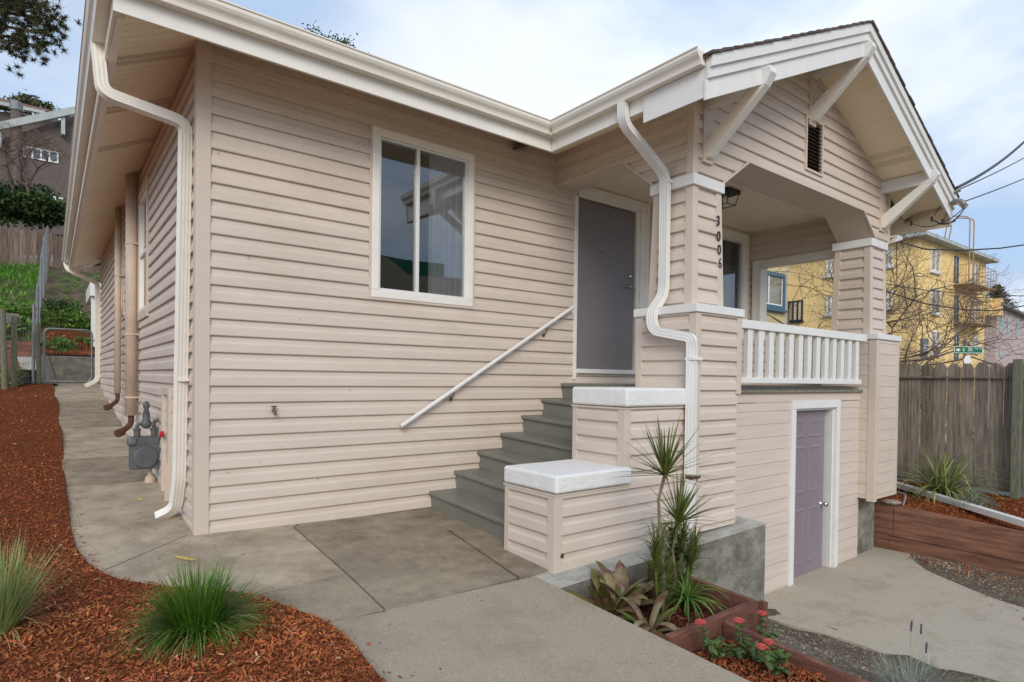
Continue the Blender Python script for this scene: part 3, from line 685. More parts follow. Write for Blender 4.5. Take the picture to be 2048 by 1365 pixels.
# --- gable vent
b = MB(); b.box(5.70, 5.725, -1.90, -1.85, 3.61, 4.21).box(6.075, 6.10, -1.90, -1.85, 3.61, 4.21).box(5.725, 6.075, -1.90, -1.85, 3.61, 3.635).box(5.725, 6.075, -1.90, -1.85, 4.185, 4.21)
vo = b.build('gable_vent', 'trim_tan', house, bevel=.002)
b = MB(); b.poly([(5.72, -1.83, 3.62), (6.08, -1.83, 3.62), (6.08, -1.83, 4.2), (5.72, -1.83, 4.2)]); b.build('vent_backing', 'dark', vo)
b = MB()
for k in range(13):
    z = 3.655+k*.0415; b.hexa([(5.726, -1.892, z-.012), (6.074, -1.892, z-.012), (6.074, -1.852, z+.014), (5.726, -1.852, z+.014)], [(5.726, -1.892, z-.009), (6.074, -1.892, z-.009), (6.074, -1.852, z+.018), (5.726, -1.852, z+.018)])
b.build('vent_louvres', mat('brown_louvre', (.12, .07, .05), .6), vo)
# --- porch lantern
lx, ly = 5.62, -.95
lo = MB().box(lx-.13, lx+.13, ly-.13, ly+.13, 3.53, 3.578).build('porch_light', 'black', house, bevel=.004)
b = MB()
for sx in (-1, 1):
    for sy in (-1, 1): b.beam((lx+sx*.115, ly+sy*.115, 3.53), (lx+sx*.085, ly+sy*.085, 3.40), .008, .008, up=(0, 1, 0))
for s in (-1, 1):
    b.box(lx-.088, lx+.088, ly+s*.085-.004, ly+s*.085+.004, 3.396, 3.404); b.box(lx+s*.085-.004, lx+s*.085+.004, ly-.088, ly+.088, 3.396, 3.404)
b.build('lantern_cage', 'black', lo)
MB().lathe((lx, ly, 3.44), [(.01, 0), (.03, .02), (.034, .05), (.02, .08), (.015, .09)], 12).build('bulb', 'signw', lo, smooth=True)
# --- windows
def window(x0, x1, z0, z1, tw, ysill, name='window', mull=None, y=0, step=True):
    b = MB(); yo = y-.038
    b.box(x0, x1, yo, y+.01, z1-tw, z1).box(x0, x1, yo, y+.01, z0, z0+tw).box(x0, x0+tw, yo, y+.01, z0+tw, z1-tw).box(x1-tw, x1, yo, y+.01, z0+tw, z1-tw)
    wo_ = b.build(name, 'offwhite', house, bevel=.005)
    b = MB(); e = .022   # outer tan channel
    b.box(x0-e, x0-.001, yo+.008, y, z0-e, z1+e).box(x1+.001, x1+e, yo+.008, y, z0-e, z1+e).box(x0-.001, x1+.001, yo+.008, y, z1+.001, z1+e).box(x0-.001, x1+.001, yo+.006, y, z0-e, z0-.001)
    b.build('window_trim', 'trim_tan', wo_, bevel=.002)
    b = MB(); i0, i1, j0, j1 = x0+tw, x1-tw, z0+tw, z1-tw; q = .022
    b.box(i0, i1, y-.018, y+.05, j1-q, j1-.001).box(i0, i1, y-.018, y+.05, j0+.001, j0+q).box(i0, i0+q, y-.018, y+.05, j0+q, j1-q).box(i1-q, i1, y-.018, y+.05, j0+q, j1-q)
    if mull: b.box(mull-.018, mull+.018, y-.012, y+.04, j0+q, j1-q)
    b.build('window_frame', 'alum', wo_, bevel=.002)
    b = MB()
    if mull:
        b.poly([(i0+q, y+.02, j0+q), (mull-.018, y+.02, j0+q), (mull-.018, y+.02, j1-q), (i0+q, y+.02, j1-q)])
        b.poly([(mull+.018, y+.008, j0+q), (i1-q, y+.010, j0+q), (i1-q, y+.010, j1-q), (mull+.018, y+.008, j1-q)])
    else: b.poly([(i0+q, y+.02, j0+q), (i1-q, y+.02, j0+q), (i1-q, y+.02, j1-q), (i0+q, y+.02, j1-q)])
    b.build('pane', 'glass', wo_)
    return wo_
wa = window(1.42, 2.54, 1.985, 3.55, .072, .02, mull=1.905)
def curtain(x0, x1, y, z0, z1, par, m_='curtain', k=9):
    b = MB(); n = 90
    pts = [(x0+(x1-x0)*i/n, y+.025*math.sin(i*k*.33)+.008*math.sin(i*k*.77)) for i in range(n+1)]
    for (a, ya), (c, yc) in zip(pts, pts[1:]): b.poly([(a, ya, z0), (c, yc, z0), (c, yc, z1), (a, ya, z1)])
    return b.build('curtain', m_, par, smooth=True)
curtain(2.06, 2.50, .045, 1.95, 3.5, wa, k=5)
mb = MB(); mb.box(1.45, 2.5, .08, .12, 3.46, 3.50); mb.build('curtain_rail', 'room', wa)
pw = window(6.2, 7.70, 1.9, 3.53, .13, .02, mull=None)
curtain(6.3, 7.45, .14, 1.9, 3.5, pw, 'dcurtain', 4)
def room(x0, x1, y0, y1, z0, z1, nm='room_interior'):
    b = MB(); b.poly([(x0, y1, z0), (x1, y1, z0), (x1, y1, z1), (x0, y1, z1)]); b.poly([(x0, y0, z0), (x0, y1, z0), (x0, y1, z1), (x0, y0, z1)]); b.poly([(x1, y0, z0), (x1, y1, z0), (x1, y1, z1), (x1, y0, z1)])
    b.poly([(x0, y0, z0), (x1, y0, z0), (x1, y1, z0), (x0, y1, z0)]); b.poly([(x0, y0, z1), (x1, y0, z1), (x1, y1, z1), (x0, y1, z1)]); b.build(nm, 'room', house)
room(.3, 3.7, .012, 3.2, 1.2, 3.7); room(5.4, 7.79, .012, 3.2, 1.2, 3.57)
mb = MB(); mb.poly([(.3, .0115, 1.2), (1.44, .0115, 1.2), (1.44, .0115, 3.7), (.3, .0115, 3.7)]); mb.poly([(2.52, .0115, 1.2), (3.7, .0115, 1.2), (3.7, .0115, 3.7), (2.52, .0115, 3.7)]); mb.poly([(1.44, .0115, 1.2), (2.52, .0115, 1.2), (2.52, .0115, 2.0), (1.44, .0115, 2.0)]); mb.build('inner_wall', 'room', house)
# side-wall windows
def swin(y0, y1, z0, z1):
    b = MB(); t = .10
    b.box(-.04, .01, y0, y1, z1-t, z1).box(-.04, .01, y0, y1, z0, z0+t).box(-.04, .01, y0, y0+t, z0+t, z1-t).box(-.04, .01, y1-t, y1, z0+t, z1-t)
    o = b.build('window', 'trim_tan', house, bevel=.004)
    b = MB(); i0, i1, j0, j1 = y0+t, y1-t, z0+t, z1-t; q = .05
    b.box(-.028, .03, i0, i1, j1-q, j1).box(-.028, .03, i0, i1, j0, j0+q).box(-.028, .03, i0, i0+q, j0+q, j1-q).box(-.028, .03, i1-q, i1, j0+q, j1-q).box(-.028, .03, i0+q, i1-q, (j0+j1)/2-.02, (j0+j1)/2+.02)
    b.build('window_frame', 'offwhite', o, bevel=.003)
    b = MB(); b.poly([(-.005, i0, j0), (-.005, i1, j0), (-.005, i1, j1), (-.005, i0, j1)]); b.build('pane', 'glassb', o)
    b = MB(); b.poly([(.2, y0-.3, z0-.2), (.2, y1+.3, z0-.2), (.2, y1+.3, z1+.2), (.2, y0-.3, z1+.2)]); b.build('window_backing', 'room', o)  # flat room-toned sheet added as a dark backing behind the glass, not a blind
for w_ in WB: swin(*w_)
# --- front door
b = MB(); b.box(4.045, 5.055, .0, .045, 1.378, 3.405); do = b.build('front_door', 'door', house, bevel=.002)
b = MB()
b.box(5.075, 5.14, -.03, .03, 1.378, 3.42).box(5.14, 5.25, -.045, .0, 1.33, 3.56).box(5.25, 5.30, -.052, .0, 1.33, 3.56)
b.box(4.0, 5.14, -.03, .03, 3.42, 3.455).box(4.0, 5.139, -.045, .0, 3.455, 3.512).box(4.0, 5.139, -.052, .0, 3.512, 3.558)
b.box(3.985, 4.035, -.030, .03, 1.25, 3.466)
dfo = b.build('door_frame', 'offwhite', house, bevel=.004)
box('door_gap', 'dark', dfo, 5.056, 5.074, .02, .05, 1.38, 3.41)
box('threshold', 'white', dfo, 4.036, 5.137, -.06, .03, 1.325, 1.377, .004)
kb = MB(); kb.lathe((4.995, 0, 2.445), [(.03, 0), (.03, .01), (.011, .015), (.011, .05), (.02, .055)], 14, (0, -1, 0)); kb.beam((5.005, -.055, 2.445), (4.90, -.06, 2.44), .018, .016); kb.build('door_handle', 'chrome', do, smooth=True)
MB().lathe((4.985, 0, 2.585), [(.03, 0), (.03, .012), (.022, .022), (.008, .026)], 14, (0, -1, 0)).build('deadbolt', 'chrome', do, smooth=True)
MB().lathe((4.466, 0, 2.82), [(.012, 0), (.012, .006), (.004, .008)], 10, (0, -1, 0)).build('peephole', 'brass', do)
# --- house number
def text_mesh(s, size, name, m_, par, M4, extrude=.003):
    cu = bpy.data.curves.new('t', 'FONT'); cu.body = s; cu.size = size; cu.extrude = extrude; cu.align_x = 'CENTER'; cu.align_y = 'CENTER'
    to = bpy.data.objects.new('t', cu); COL.objects.link(to); bpy.context.view_layer.update()
    me = bpy.data.meshes.new_from_object(to.evaluated_get(bpy.context.evaluated_depsgraph_get())); bpy.data.objects.remove(to)
    me.transform(M4); me.materials.clear(); me.materials.append(M[m_] if isinstance(m_, str) else m_)
    o = bpy.data.objects.new(name, me); COL.objects.link(o)
    if par is not None:
        o.parent = par; off = Vector((0, 0, 0)); p = par
        while p is not None: off += Vector(p.location); p = p.parent
        o.location = -off
    return o
RX = Matrix.Rotation(R(90), 4, 'X')
for ch, (px, py) in zip('3006', ((1436.5, 443), (1437.5, 474), (1438.5, 501), (1440, 528))):
    p = W(px, py, 'Y', -1.895)
    text_mesh(ch, .135, 'house_number', 'black', cL, Matrix.Translation(p)@RX@Matrix.Diagonal((.9, 1, 1, 1)), .004)
g_ = random.Random(12)
for (px_, py_) in ((467, 304), (437, 306), (497, 515), (520, 925), (560, 893), (636, 958), (900, 718), (1010, 838), (455, 945), (700, 780), (600, 640)):
    p = W(px_, py_, 'Y', -.025); MB().lathe((p.x, -.016, p.z), [(.0035, 0), (.0035, .012), (.001, .0135)], 8, (0, -1, 0)).build('nail_head', 'nail_dark', house)
# --- handrail, hose bib
pa = W(802, 853, 'Y', -.085); pb = W(1146, 615, 'Y', -.085)
b = MB().tube([pa, pb], .021, 12); hr = b.build('handrail', 'white', house, smooth=False)
for px, py in ((908, 781), (1094, 655)):
    p = W(px, py, 'Y', -.085); b = MB(); b.tube(fillet([p+Vector((0, 0, -.02)), p+Vector((0, .005, -.05)), (p.x, -.02, p.z-.09)], .03), .006, 6); b.lathe((p.x, -.022, p.z-.09), [(.022, 0), (.022, .006)], 10, (0, -1, 0)); b.build('rail_bracket', 'brass', hr)
p = W(548, 822, 'Y', -.05)
b = MB(); b.tube([(p.x, .0, p.z), (p.x, -.06, p.z), (p.x, -.085, p.z-.03)], [.013, .015, .011], 8); b.lathe((p.x, -.05, p.z+.02), [(.006, -.02), (.006, .012), (.022, .012), (.024, .02), (.006, .022)], 10); b.build('hose_tap', 'brass', house)
# --- downspouts
def ribprof(w, d):
    pr = []
    for (x0, y0, x1, y1) in ((-w, -d, w, -d), (w, -d, w, d), (w, d, -w, d), (-w, d, -w, -d)):
        n = 6
        for k in range(n):
            t = k/n; a = (x0+(x1-x0)*t, y0+(y1-y0)*t); L_ = math.hypot(x1-x0, y1-y0); nx, ny = (y1-y0)/L_, -(x1-x0)/L_
            o = -.0025 if k % 2 else 0; pr.append((a[0]+nx*o, a[1]+ny*o))
    return pr
def downspout(pts, r, up, m_='white', w=.041, d=.031, n=7):
    path = fillet(pts, r, n); b = MB(); b.tube(path, 1.0, prof=ribprof(w, d), up=up); return b.build('downspout', m_, house)
ds = downspout([(3.045, -1.60, 3.675), (3.05, -1.60, 3.50), (3.615, -1.62, 3.16), (3.62, -1.62, 2.06), (3.44, -1.62, 1.86), (3.43, -1.66, 1.70), (3.44, -2.06, 1.62), (3.455, -2.06, 1.55), (3.455, -2.06, .06), (3.30, -2.10, -.06)], .09, (1, 0, 0), 'white')
for z, y, x in ((3.10, -1.62, 3.62), (1.44, -2.06, 3.455), (.42, -2.06, 3.455)):
    b = MB(); b.box(x-.038, x+.038, y-.046, y+.046, z-.014, z+.014); b.box(x-.034, x+.08, y-.052, y-.044, z-.012, z+.012); b.build('pipe_strap', 'offwhite' if z > 1 else 'rust', ds, bevel=.002)
pt = W(188, 128, 'X', -.665); e1 = W(205, 178, 'X', -.62); e2 = W(371, 247, 'X', -.075); b1 = W(358, 960, 'X', -.075); b2 = W(350, 1018, 'X', -.085); o1 = W(316, 1034, 'X', -.20)
ds2 = downspout([(-.645, pt.y, 3.674), (e1.x, e1.y+.02, e1.z-.02), e2, b1, (b2.x, b2.y, b2.z), o1], .085, (0, 1, 0), 'offwhite')
for py in (270, 760):
    p = W(368 if py < 300 else 362, py, 'X', -.075); b = MB(); b.box(p.x-.034, p.x+.034, p.y-.044, p.y+.044, p.z-.014, p.z+.014); b.box(p.x+.02, p.x+.05, p.y-.075, p.y+.044, p.z-.012, p.z+.012); b.build('pipe_strap', 'cream', ds2, bevel=.002)
yf = 11.3
downspout([(-.66, yf+.1, 3.68), (-.62, yf, 3.52), (-.08, yf, 3.30), (-.07, yf, 1.10), (-.3, yf-.1, .97)], .09, (0, 1, 0), 'cream', n=4)
# flues on the side wall
def flue(px, y0_, z0, z1, r, straps):
    p = W(px, 600, 'X', -.10)
    b = MB().tube([(-.10, p.y, z0), (-.10, p.y, z1)], r, 18); o = b.build('flue_pipe', 'flue', house, smooth=True)
    for z in straps:
        MB().tube([(-.10, p.y, z-.012), (-.10, p.y, z+.012)], r+.006, 18).build('pipe_strap', 'flue', o)
        MB().box(-.10, 0, p.y-.012-r, p.y+.012-r, z-.01, z+.01).build('pipe_strap', 'flue', o)
    return p.y
y1 = flue(263, 0, .72, 3.80, .068, (2.9, 1.75, .95))
y2 = flue(236, 0, .95, 3.80, .045, (2.75,))
for yy, zz, s in ((y1, .72, .05), (y2, .95, .045)):
    b = MB().tube(fillet([(-.10, yy, zz), (-.10, yy, zz-.12), (-.22, yy-.14, zz-.2)], .06), [s*.7]*9, 10); b.lathe((-.23, yy-.15, zz-.205), [(s*.8, -.04), (s*1.0, -.04), (s*1.0, .04), (s*.8, .04)], 12, (-.7, -.7, -.3)); b.build('vent_elbow', 'rust', house)
# access panel and pipe by the meter
b = MB(); b.box(-.05, 0, 1.12, 1.20, .02, 1.12).box(-.05, 0, 1.52, 1.60, .10, 1.12).box(-.05, 0, 1.2, 1.52, 1.05, 1.12); ap = b.build('access_panel', 'trim_tan', house, bevel=.004)
box('panel_door', 'siding_flat', ap, -.02, 0, 1.2, 1.52, .1, 1.05)
box('loose_board', 'trim_tan', ap, -.075, -.05, 1.13, 1.17, .0, .42, .002)
# weather hole chips at board feet
for (x, y, z) in ((-.028, -.028, -.005), (1.99, -2.004, -.06)):
    b = MB(); n = 9
    for q in range(1): b.poly([(x+.035+math.cos(6.283*k/n)*rnd.uniform(.012, .026), y, z+.0+math.sin(6.283*k/n)*rnd.uniform(.012, .03)+.03) for k in range(n)])
    b.build('rust_hole', 'rust', house)
# --- service mast, connectors
o = MB()
mp_ = [W(1865, 408, 'Y', -2.30), W(1898, 397, 'Y', -2.45), W(1912, 397, 'Y', -2.52), W(1911, 405, 'Y', -2.54)]
def Wg(px, py, dz=0):
    w = ray(px, py); lo = .5; p = None
    t = .5
    while t < 40:
        p = CC+w*t
        if p.z <= gz(p.x, p.y)+dz: break
        t += .05
    a, c = t-.05, t
    for _ in range(30):
        m_ = (a+c)/2; p = CC+w*m_
        if p.z <= gz(p.x, p.y)+dz: c = m_
        else: a = m_
    return CC+w*a
# mast & connectors (part of the house)
b = MB().tube(fillet([(8.5, -1.90, 3.50), (8.5, -2.52, 3.655), (8.5, -2.60, 3.55)], .05), .032, 12); ms = b.build('service_mast', 'flue', house, smooth=True)
b = MB().tube(fillet([(8.5, -2.44, 3.64), (8.5, -2.535, 3.66), (8.5, -2.60, 3.56)], .05), .036, 12); b.build('weatherhead', 'galv', ms, smooth=True)
b = MB()
for (p, q, k) in (((8.5, -2.60, 3.56), (8.4, -2.38, 3.38), .16), ((8.5, -2.60, 3.56), (8.42, -2.25, 3.46), .28), ((8.5, -2.59, 3.56), (8.3, -2.05, 3.42), .26), ((8.42, -2.28, 3.50), (8.5, -2.44, 3.86), .02), ((8.4, -2.4, 3.40), (8.5, -2.46, 3.87), .02), ((8.42, -2.25, 3.46), (8.5, -2.5, 3.40), .1)):
    p, q = Vector(p), Vector(q); pts = [p.lerp(q, t/10)+Vector((0, 0, -4*k*.5*(t/10)*(1-t/10))) for t in range(11)]; b.tube(pts, .006, 6)
b.build('service_drop_loops', 'wire', ms)
b = MB()
for q in ((8.42, -2.25, 3.46), (8.4, -2.38, 3.40), (8.3, -2.05, 3.42)): b.tube([Vector(q)+Vector((0, 0, -.03)), Vector(q)+Vector((0, 0, .03))], .013, 8)
b.build('wire_connectors', 'black', ms)
b = MB().tube([(8.45, -2.40, 3.74), (8.5, -2.54, 3.79)], [.02, .02], 8); b.box(8.42, 8.46, -2.44, -2.36, 3.70, 3.78); b.build('insulator', 'galv', ms)
b = MB(); b.box(8.06, 8.20, -1.98, -1.86, 3.22, 3.24); b.hexa([(8.02, -1.96, 3.14), (8.06, -1.88, 3.14), (8.10, -1.88, 3.22), (8.06, -1.98, 3.22)], [(8.22, -1.98, 3.20), (8.22, -1.88, 3.20), (8.22, -1.88, 3.235), (8.22, -1.98, 3.235)]); b.build('flood_light', 'signw', house, bevel=.004)
def sagline(name, a, c, sag, r, label, par=None, group=None):
    a, c = Vector(a), Vector(c); pts = [a.lerp(c, t/24)+Vector((0, 0, -4*sag*(t/24)*(1-t/24))) for t in range(25)]
    o = MB().tube(pts, r, 6).build(name, 'wire'); return tag(o, label, 'cable', group)
sagline('power_cable', (8.5, -2.5, 3.83), WD(2150, 150, 15), .35, .020, 'thick twisted cable rising steepest from the house eave to the upper right', group='cables from the house')
sagline('power_cable', (8.46, -2.42, 3.76), WD(2150, 250, 15), .10, .009, 'thin middle cable running from the rake board insulator', group='cables from the house')
sagline('power_cable', (8.30, -1.98, 3.47), WD(2150, 308, 16), .10, .011, 'lowest thin cable tied to the right knee brace of the porch', group='cables from the house')
# ------------------------------------------------------------------ ground
SM = lambda **k: k
def grid(name, xs, ys, zf, m_, kind='structure'):
    b = MB(); b.v = [(x, y, zf(x, y)) for y in ys for x in xs]; n = len(xs)
    b.f = [(j*n+i, j*n+i+1, (j+1)*n+i+1, (j+1)*n+i) for j in range(len(ys)-1) for i in range(n-1)]
    o = b.build(name, m_, None, smooth=True); o['kind'] = kind; return o
def lin(a, c, n): return [a+(c-a)*i/n for i in range(n+1)]
b = MB(); b.poly([(-400, -400, -1.55), (400, -400, -1.55), (400, 400, -1.55), (-400, 400, -1.55)]); tag(b.build('ground', 'ground'), kind='structure')
# paving: slabs traced on the ground plane
EDGE = [(104, 772), (112, 800), (119, 850), (123, 915), (127, 980), (134, 1050), (146, 1095), (168, 1128), (195, 1147), (235, 1163), (285, 1171), (340, 1177), (400, 1180), (460, 1186), (512, 1194), (560, 1214), (605, 1234), (640, 1248), (680, 1280), (712, 1318), (752, 1372)]
EP = [Wg(*p) for p in EDGE]
EP2 = EP+[Vector((EP[-1].x-.02, -3.2, 0)), Vector((EP[-1].x-.10, -4.2, 0)), Vector((EP[-1].x-.3, -7.5, 0))]
def slabify(pts, name, m_, dz=0, top=.0, thick=.10, gap=.004):
    pts = [Vector((p[0], p[1], 0)) for p in pts]
    c = sum(pts, Vector())/len(pts); pts = [p+(c-p).normalized()*.005 for p in pts]
    b = MB(); up_ = [(p.x, p.y, gz(p.x, p.y)+top+dz) for p in pts]; dn = [(x, y, z-thick) for x, y, z in up_]
    # triangulated fan from centroid for the top
    n = len(pts); i0 = len(b.v); b.v += up_+dn+[(c.x, c.y, sum(p[2] for p in up_)/n)]
    for k in range(n):
        j = (k+1) % n; b.f.append((i0+k, i0+j, i0+2*n)); b.f.append((i0+k, i0+j, i0+n+j, i0+n+k))
    o = b.build(name, m_); o['kind'] = 'structure'; return o
A = lambda px, py: Wg(px, py)
jx, jy = A(693, 1148), A(587, 1055)
c0 = A(392, 1063); mulL = A(193, 1147); mulM = A(515, 1190); fr_ = A(1092, 1144); mulR = A(642, 1248)
def seg_edges(i, j): return EP[i:j]
# 1: side path strips along the wall
def yidx(y): return min(range(len(EP)), key=lambda k: abs(EP[k].y-y))
def side_slab(ya, yb, m_, dz):
    pts = [(.02, ya+.004), (.02, yb-.004)]
    n = 6
    def ex(y):
        for p, q in zip(EP, EP[1:]):
            if min(p.y, q.y) <= y <= max(p.y, q.y) and p.x < -.3: return p.x+(q.x-p.x)*(y-p.y)/(q.y-p.y+1e-9)
        return -.80
    for k in range(n+1):
        y = yb-.004-(yb-ya-.008)*k/n; pts.append((ex(y), y))
    b = MB(); nn = 8
    for k in range(nn):
        y0 = ya+.004+(yb-ya-.008)*k/nn; y1_ = ya+.004+(yb-ya-.008)*(k+1)/nn
        xa, xb_ = ex(y0), ex(y1_)
        b.hexa([(xa, y0, gy(y0)-.1), (.05, y0, gy(y0)-.1), (.05, y1_, gy(y1_)-.1), (xb_, y1_, gy(y1_)-.1)], [(xa, y0, gy(y0)+dz), (.05, y0, gy(y0)+dz), (.05, y1_, gy(y1_)+dz), (xb_, y1_, gy(y1_)+dz)])
    o = b.build('side_path', m_); o['kind'] = 'structure'
for ya, yb, m_, dz in ((.62, 2.05, 'conc', .0), (2.05, 3.5, 'conc_dark', .004), (3.5, 5.9, 'conc', -.002), (5.9, 9.0, 'conc_dark', .003), (9.0, 13.2, 'conc', .0)): side_slab(ya, yb, m_, dz)
iL = min(range(len(EP)), key=lambda k: (EP[k]-mulL).length)
i62 = min(range(len(EP)), key=lambda k: abs(EP[k].y-.62))
iM = min(range(len(EP)), key=lambda k: (EP[k]-mulM).length); iR = min(range(len(EP)), key=lambda k: (EP[k]-mulR).length)
slabify([(.02, .612), (.02, 0.0), c0]+[mulL]+list(reversed(EP[i62:iL+1]))+[(EP[i62].x, .612)], 'corner_path', 'conc')
slabify([c0+Vector((0, -.006, 0)), (.8, .02), jy, jx]+[mulM]+list(reversed(EP[iL+1:iM]))+[mulL+Vector((.004, -.006, 0))], 'corner_path', 'conc')
slabify([jy+Vector((.008, 0, 0)), (.8, .03), (1.45, .03), A(850, 1030), A(1035, 1156), A(775, 1222), jx+Vector((.008, 0, 0))], 'front_path', 'conc_dark')
slabify([A(853, 1029), (1.5, .04), (2.3, .04), (2.3, -1.5), (1.99, -1.55), A(1018, 1100), A(1098, 1140), A(1040, 1155)], 'front_path', 'conc_dark')
slabify([jx+Vector((0, -.008, 0)), A(773, 1224), mulR]+list(reversed(EP[iM+1:iR]))+[mulM+Vector((0, -.006, 0))], 'front_path', 'conc_mid')
# near walk, straight edge on the right
XE = 1.775
def gzw(x, y): return gz(x, y)
b = MB(); ws = [mulR+Vector((0, -.008, 0))]+EP[iR+1:]+EP2[len(EP):]
pts = [A(1092, 1147)]+[Vector((XE, A(1092, 1147).y-.05, 0)), Vector((XE, -3.0, 0)), Vector((XE, -4, 0)), Vector((XE-.02, -5.5, 0)), Vector((XE, -7.5, 0))]
# build as rows
rows = []
yy = mulR.y-.01
def exl(y):
    L_ = [mulR]+EP[iR+1:]+EP2[len(EP):]
    for p, q in zip(L_, L_[1:]):
        if q.y <= y <= p.y: return p.x+(q.x-p.x)*(p.y-y)/max(p.y-q.y, 1e-9)
    return L_[-1].x
topR = A(1092, 1147)
ysr = lin(mulR.y-.01, -7.5, 60)
vb = []
for y in ysr:
    xl_ = exl(y); vb.append((xl_, y))
b = MB(); 
def slantY(x):  # upper border from mulR to topR
    t = (x-mulR.x)/(topR.x-mulR.x); return mulR.y+(topR.y-mulR.y)*t
xs = lin(0, 1, 12)
rowsP = []
rowsP.append([(mulR.x+(XE-mulR.x)*t, slantY(mulR.x+(XE-mulR.x)*t)-.01) for t in xs])
for y in ysr[2:]:
    rowsP.append([(exl(y)+(XE-exl(y))*t, min(y, y)) for t in xs])
for r0, r1_ in zip(rowsP, rowsP[1:]):
    for k in range(12):
        q = [r0[k], r0[k+1], r1_[k+1], r1_[k]]; b.poly([(x, y, gz(x, y)) for x, y in q])
for r0, r1_ in zip(rowsP, rowsP[1:]):
    (x0, y0), (x1_, y1_) = r0[-1], r1_[-1]; b.poly([(x0, y0, gz(x0, y0)), (x1_, y1_, gz(x1_, y1_)), (x1_, y1_, gz(x1_, y1_)-.35), (x0, y0, gz(x0, y0)-.35)])
tag(b.build('front_walk', 'conc_new'), kind='structure')
# joint filler
grid('path_base', lin(-.78, 1.74, 8), lin(-7, 13, 60), lambda x, y: gz(x, y)-.03, 'soild')
def crack(pxs, w_, seed):
    g = random.Random(seed); b = MB(); P_ = [A(*p) for p in pxs]; L_ = []
    for p, q in zip(P_, P_[1:]):
        n = max(3, int((q-p).length/.035))
        for k in range(n): v = p.lerp(q, k/n); L_.append((v.x+g.gauss(0, .006), v.y+g.gauss(0, .006)))
    L_.append((P_[-1].x, P_[-1].y))
    for k in range(len(L_)-1):
        (x0, y0), (x1_, y1_) = L_[k], L_[k+1]; d_ = math.hypot(x1_-x0, y1_-y0)+1e-9; nx, ny = -(y1_-y0)/d_*w_/2, (x1_-x0)/d_*w_/2
        f0 = math.sin(math.pi*(k+.3)/len(L_))+.15; f1 = math.sin(math.pi*(k+1.3)/len(L_))+.15
        q = [(x0-nx*f0, y0-ny*f0), (x0+nx*f0, y0+ny*f0), (x1_+nx*f1, y1_+ny*f1), (x1_-nx*f1, y1_-ny*f1)]; b.poly([(x, y, gz(x, y)+.003) for x, y in q])
    o = b.build('path_crack', 'soild'); o['kind'] = 'structure'
crack([(140, 900), (200, 915), (250, 900)], .004, 4)
# yellow spray marks
def mark(px, py, w_, h_, a):
    p = A(px, py); n = 13; b = MB(); pts = []
    for k in range(n):
        t = 6.283*k/n; rr = 1+rnd.uniform(-.18, .18); x = math.cos(t)*w_*rr; y = math.sin(t)*h_*rr
        x = max(-w_*.8, min(w_*.8, x)); pts.append((p.x+x*math.cos(a)-y*math.sin(a), p.y+x*math.sin(a)+y*math.cos(a)))
    b.poly([(x, y, gz(x, y)+.0035) for x, y in pts]); o = b.build('spray_mark', 'yellow'); return o
tag(mark(371, 1118, .026, .095, .55), 'long yellow spray mark on the concrete in front of the house corner', 'paint mark', 'utility spray marks')
tag(mark(280, 999, .025, .055, -.1), 'larger yellow spray mark on the side path by the downspout', 'paint mark', 'utility spray marks')
tag(mark(281, 1025, .03, .012, -.1), 'thin yellow dash at the path joint beside the downspout foot', 'paint mark', 'utility spray marks')
# left mulch bed
def pathedge(y):
    L_ = EP2
    best = None
    for p, q in zip(L_, L_[1:]):
        a, c = sorted((p.y, q.y))
        if a <= y <= c: 
            x = p.x+(q.x-p.x)*(y-p.y)/(q.y-p.y+1e-9)
            best = x if best is None else min(best, x)
    return best if best is not None else -.8
def zmul(x, y): return gz(x, y)+.018+.012*math.sin(x*3+y*2)+.012*math.sin(y*1.7)
mxs = lin(-9, .9, 66)
bm = MB(); rows = lin(-8, 12.0, 130)
def mulx(y, t):
    e = pathedge(y)+.02; return -9+(e+9)*t
ts = [1-(1-k/40)**2 for k in range(41)]
vv = [[(mulx(y, t), y, zmul(mulx(y, t), y)-(0.022 if t > .9999 else 0)) for t in ts] for y in rows]
for r0, r1_ in zip(vv, vv[1:]):
    for k in range(40): bm.poly([r0[k], r0[k+1], r1_[k+1], r1_[k]])
tag(bm.build('mulch_bed', 'soil'), kind='structure')
# front edge between mulRs: the curved bit in front (y<-.9) is handled by pathedge
def inpath(x, y): return x > pathedge(y)
def chips(name, n, sampler, zf, m_, smin, smax, tilt=.55, seed=1):
    g = np.random.default_rng(seed); V = []; F = []; k = 0
    P = sampler(n, g)
    for (x, y) in P:
        L_ = smin+(smax-smin)*g.random()**1.7; w_ = L_*g.uniform(.22, .5); a = g.uniform(0, 6.283); e = g.normal(0, tilt); r_ = g.normal(0, tilt)
        d = np.array((math.cos(a)*math.cos(e), math.sin(a)*math.cos(e), math.sin(e))); s_ = np.array((-math.sin(a)*math.cos(r_), math.cos(a)*math.cos(r_), math.sin(r_)))
        c = np.array((x, y, zf(x, y)+g.uniform(.001, .016)))
        h = np.cross(d, s_)*w_*.22
        q = [c-d*L_/2-s_*w_/2, c+d*L_/2-s_*w_*.35, c+d*L_/2+s_*w_*.35, c-d*L_/2+s_*w_/2]
        V += [tuple(p+h) for p in q]+[tuple(p-h) for p in q]
        F += [(k, k+1, k+2, k+3), (k+4, k+5, k+1, k), (k+5, k+6, k+2, k+1), (k+6, k+7, k+3, k+2), (k+7, k+4, k, k+3)]; k += 8
    b = MB(); b.v = V; b.f = F; o = b.build(name, m_); o['kind'] = 'stuff'; return o
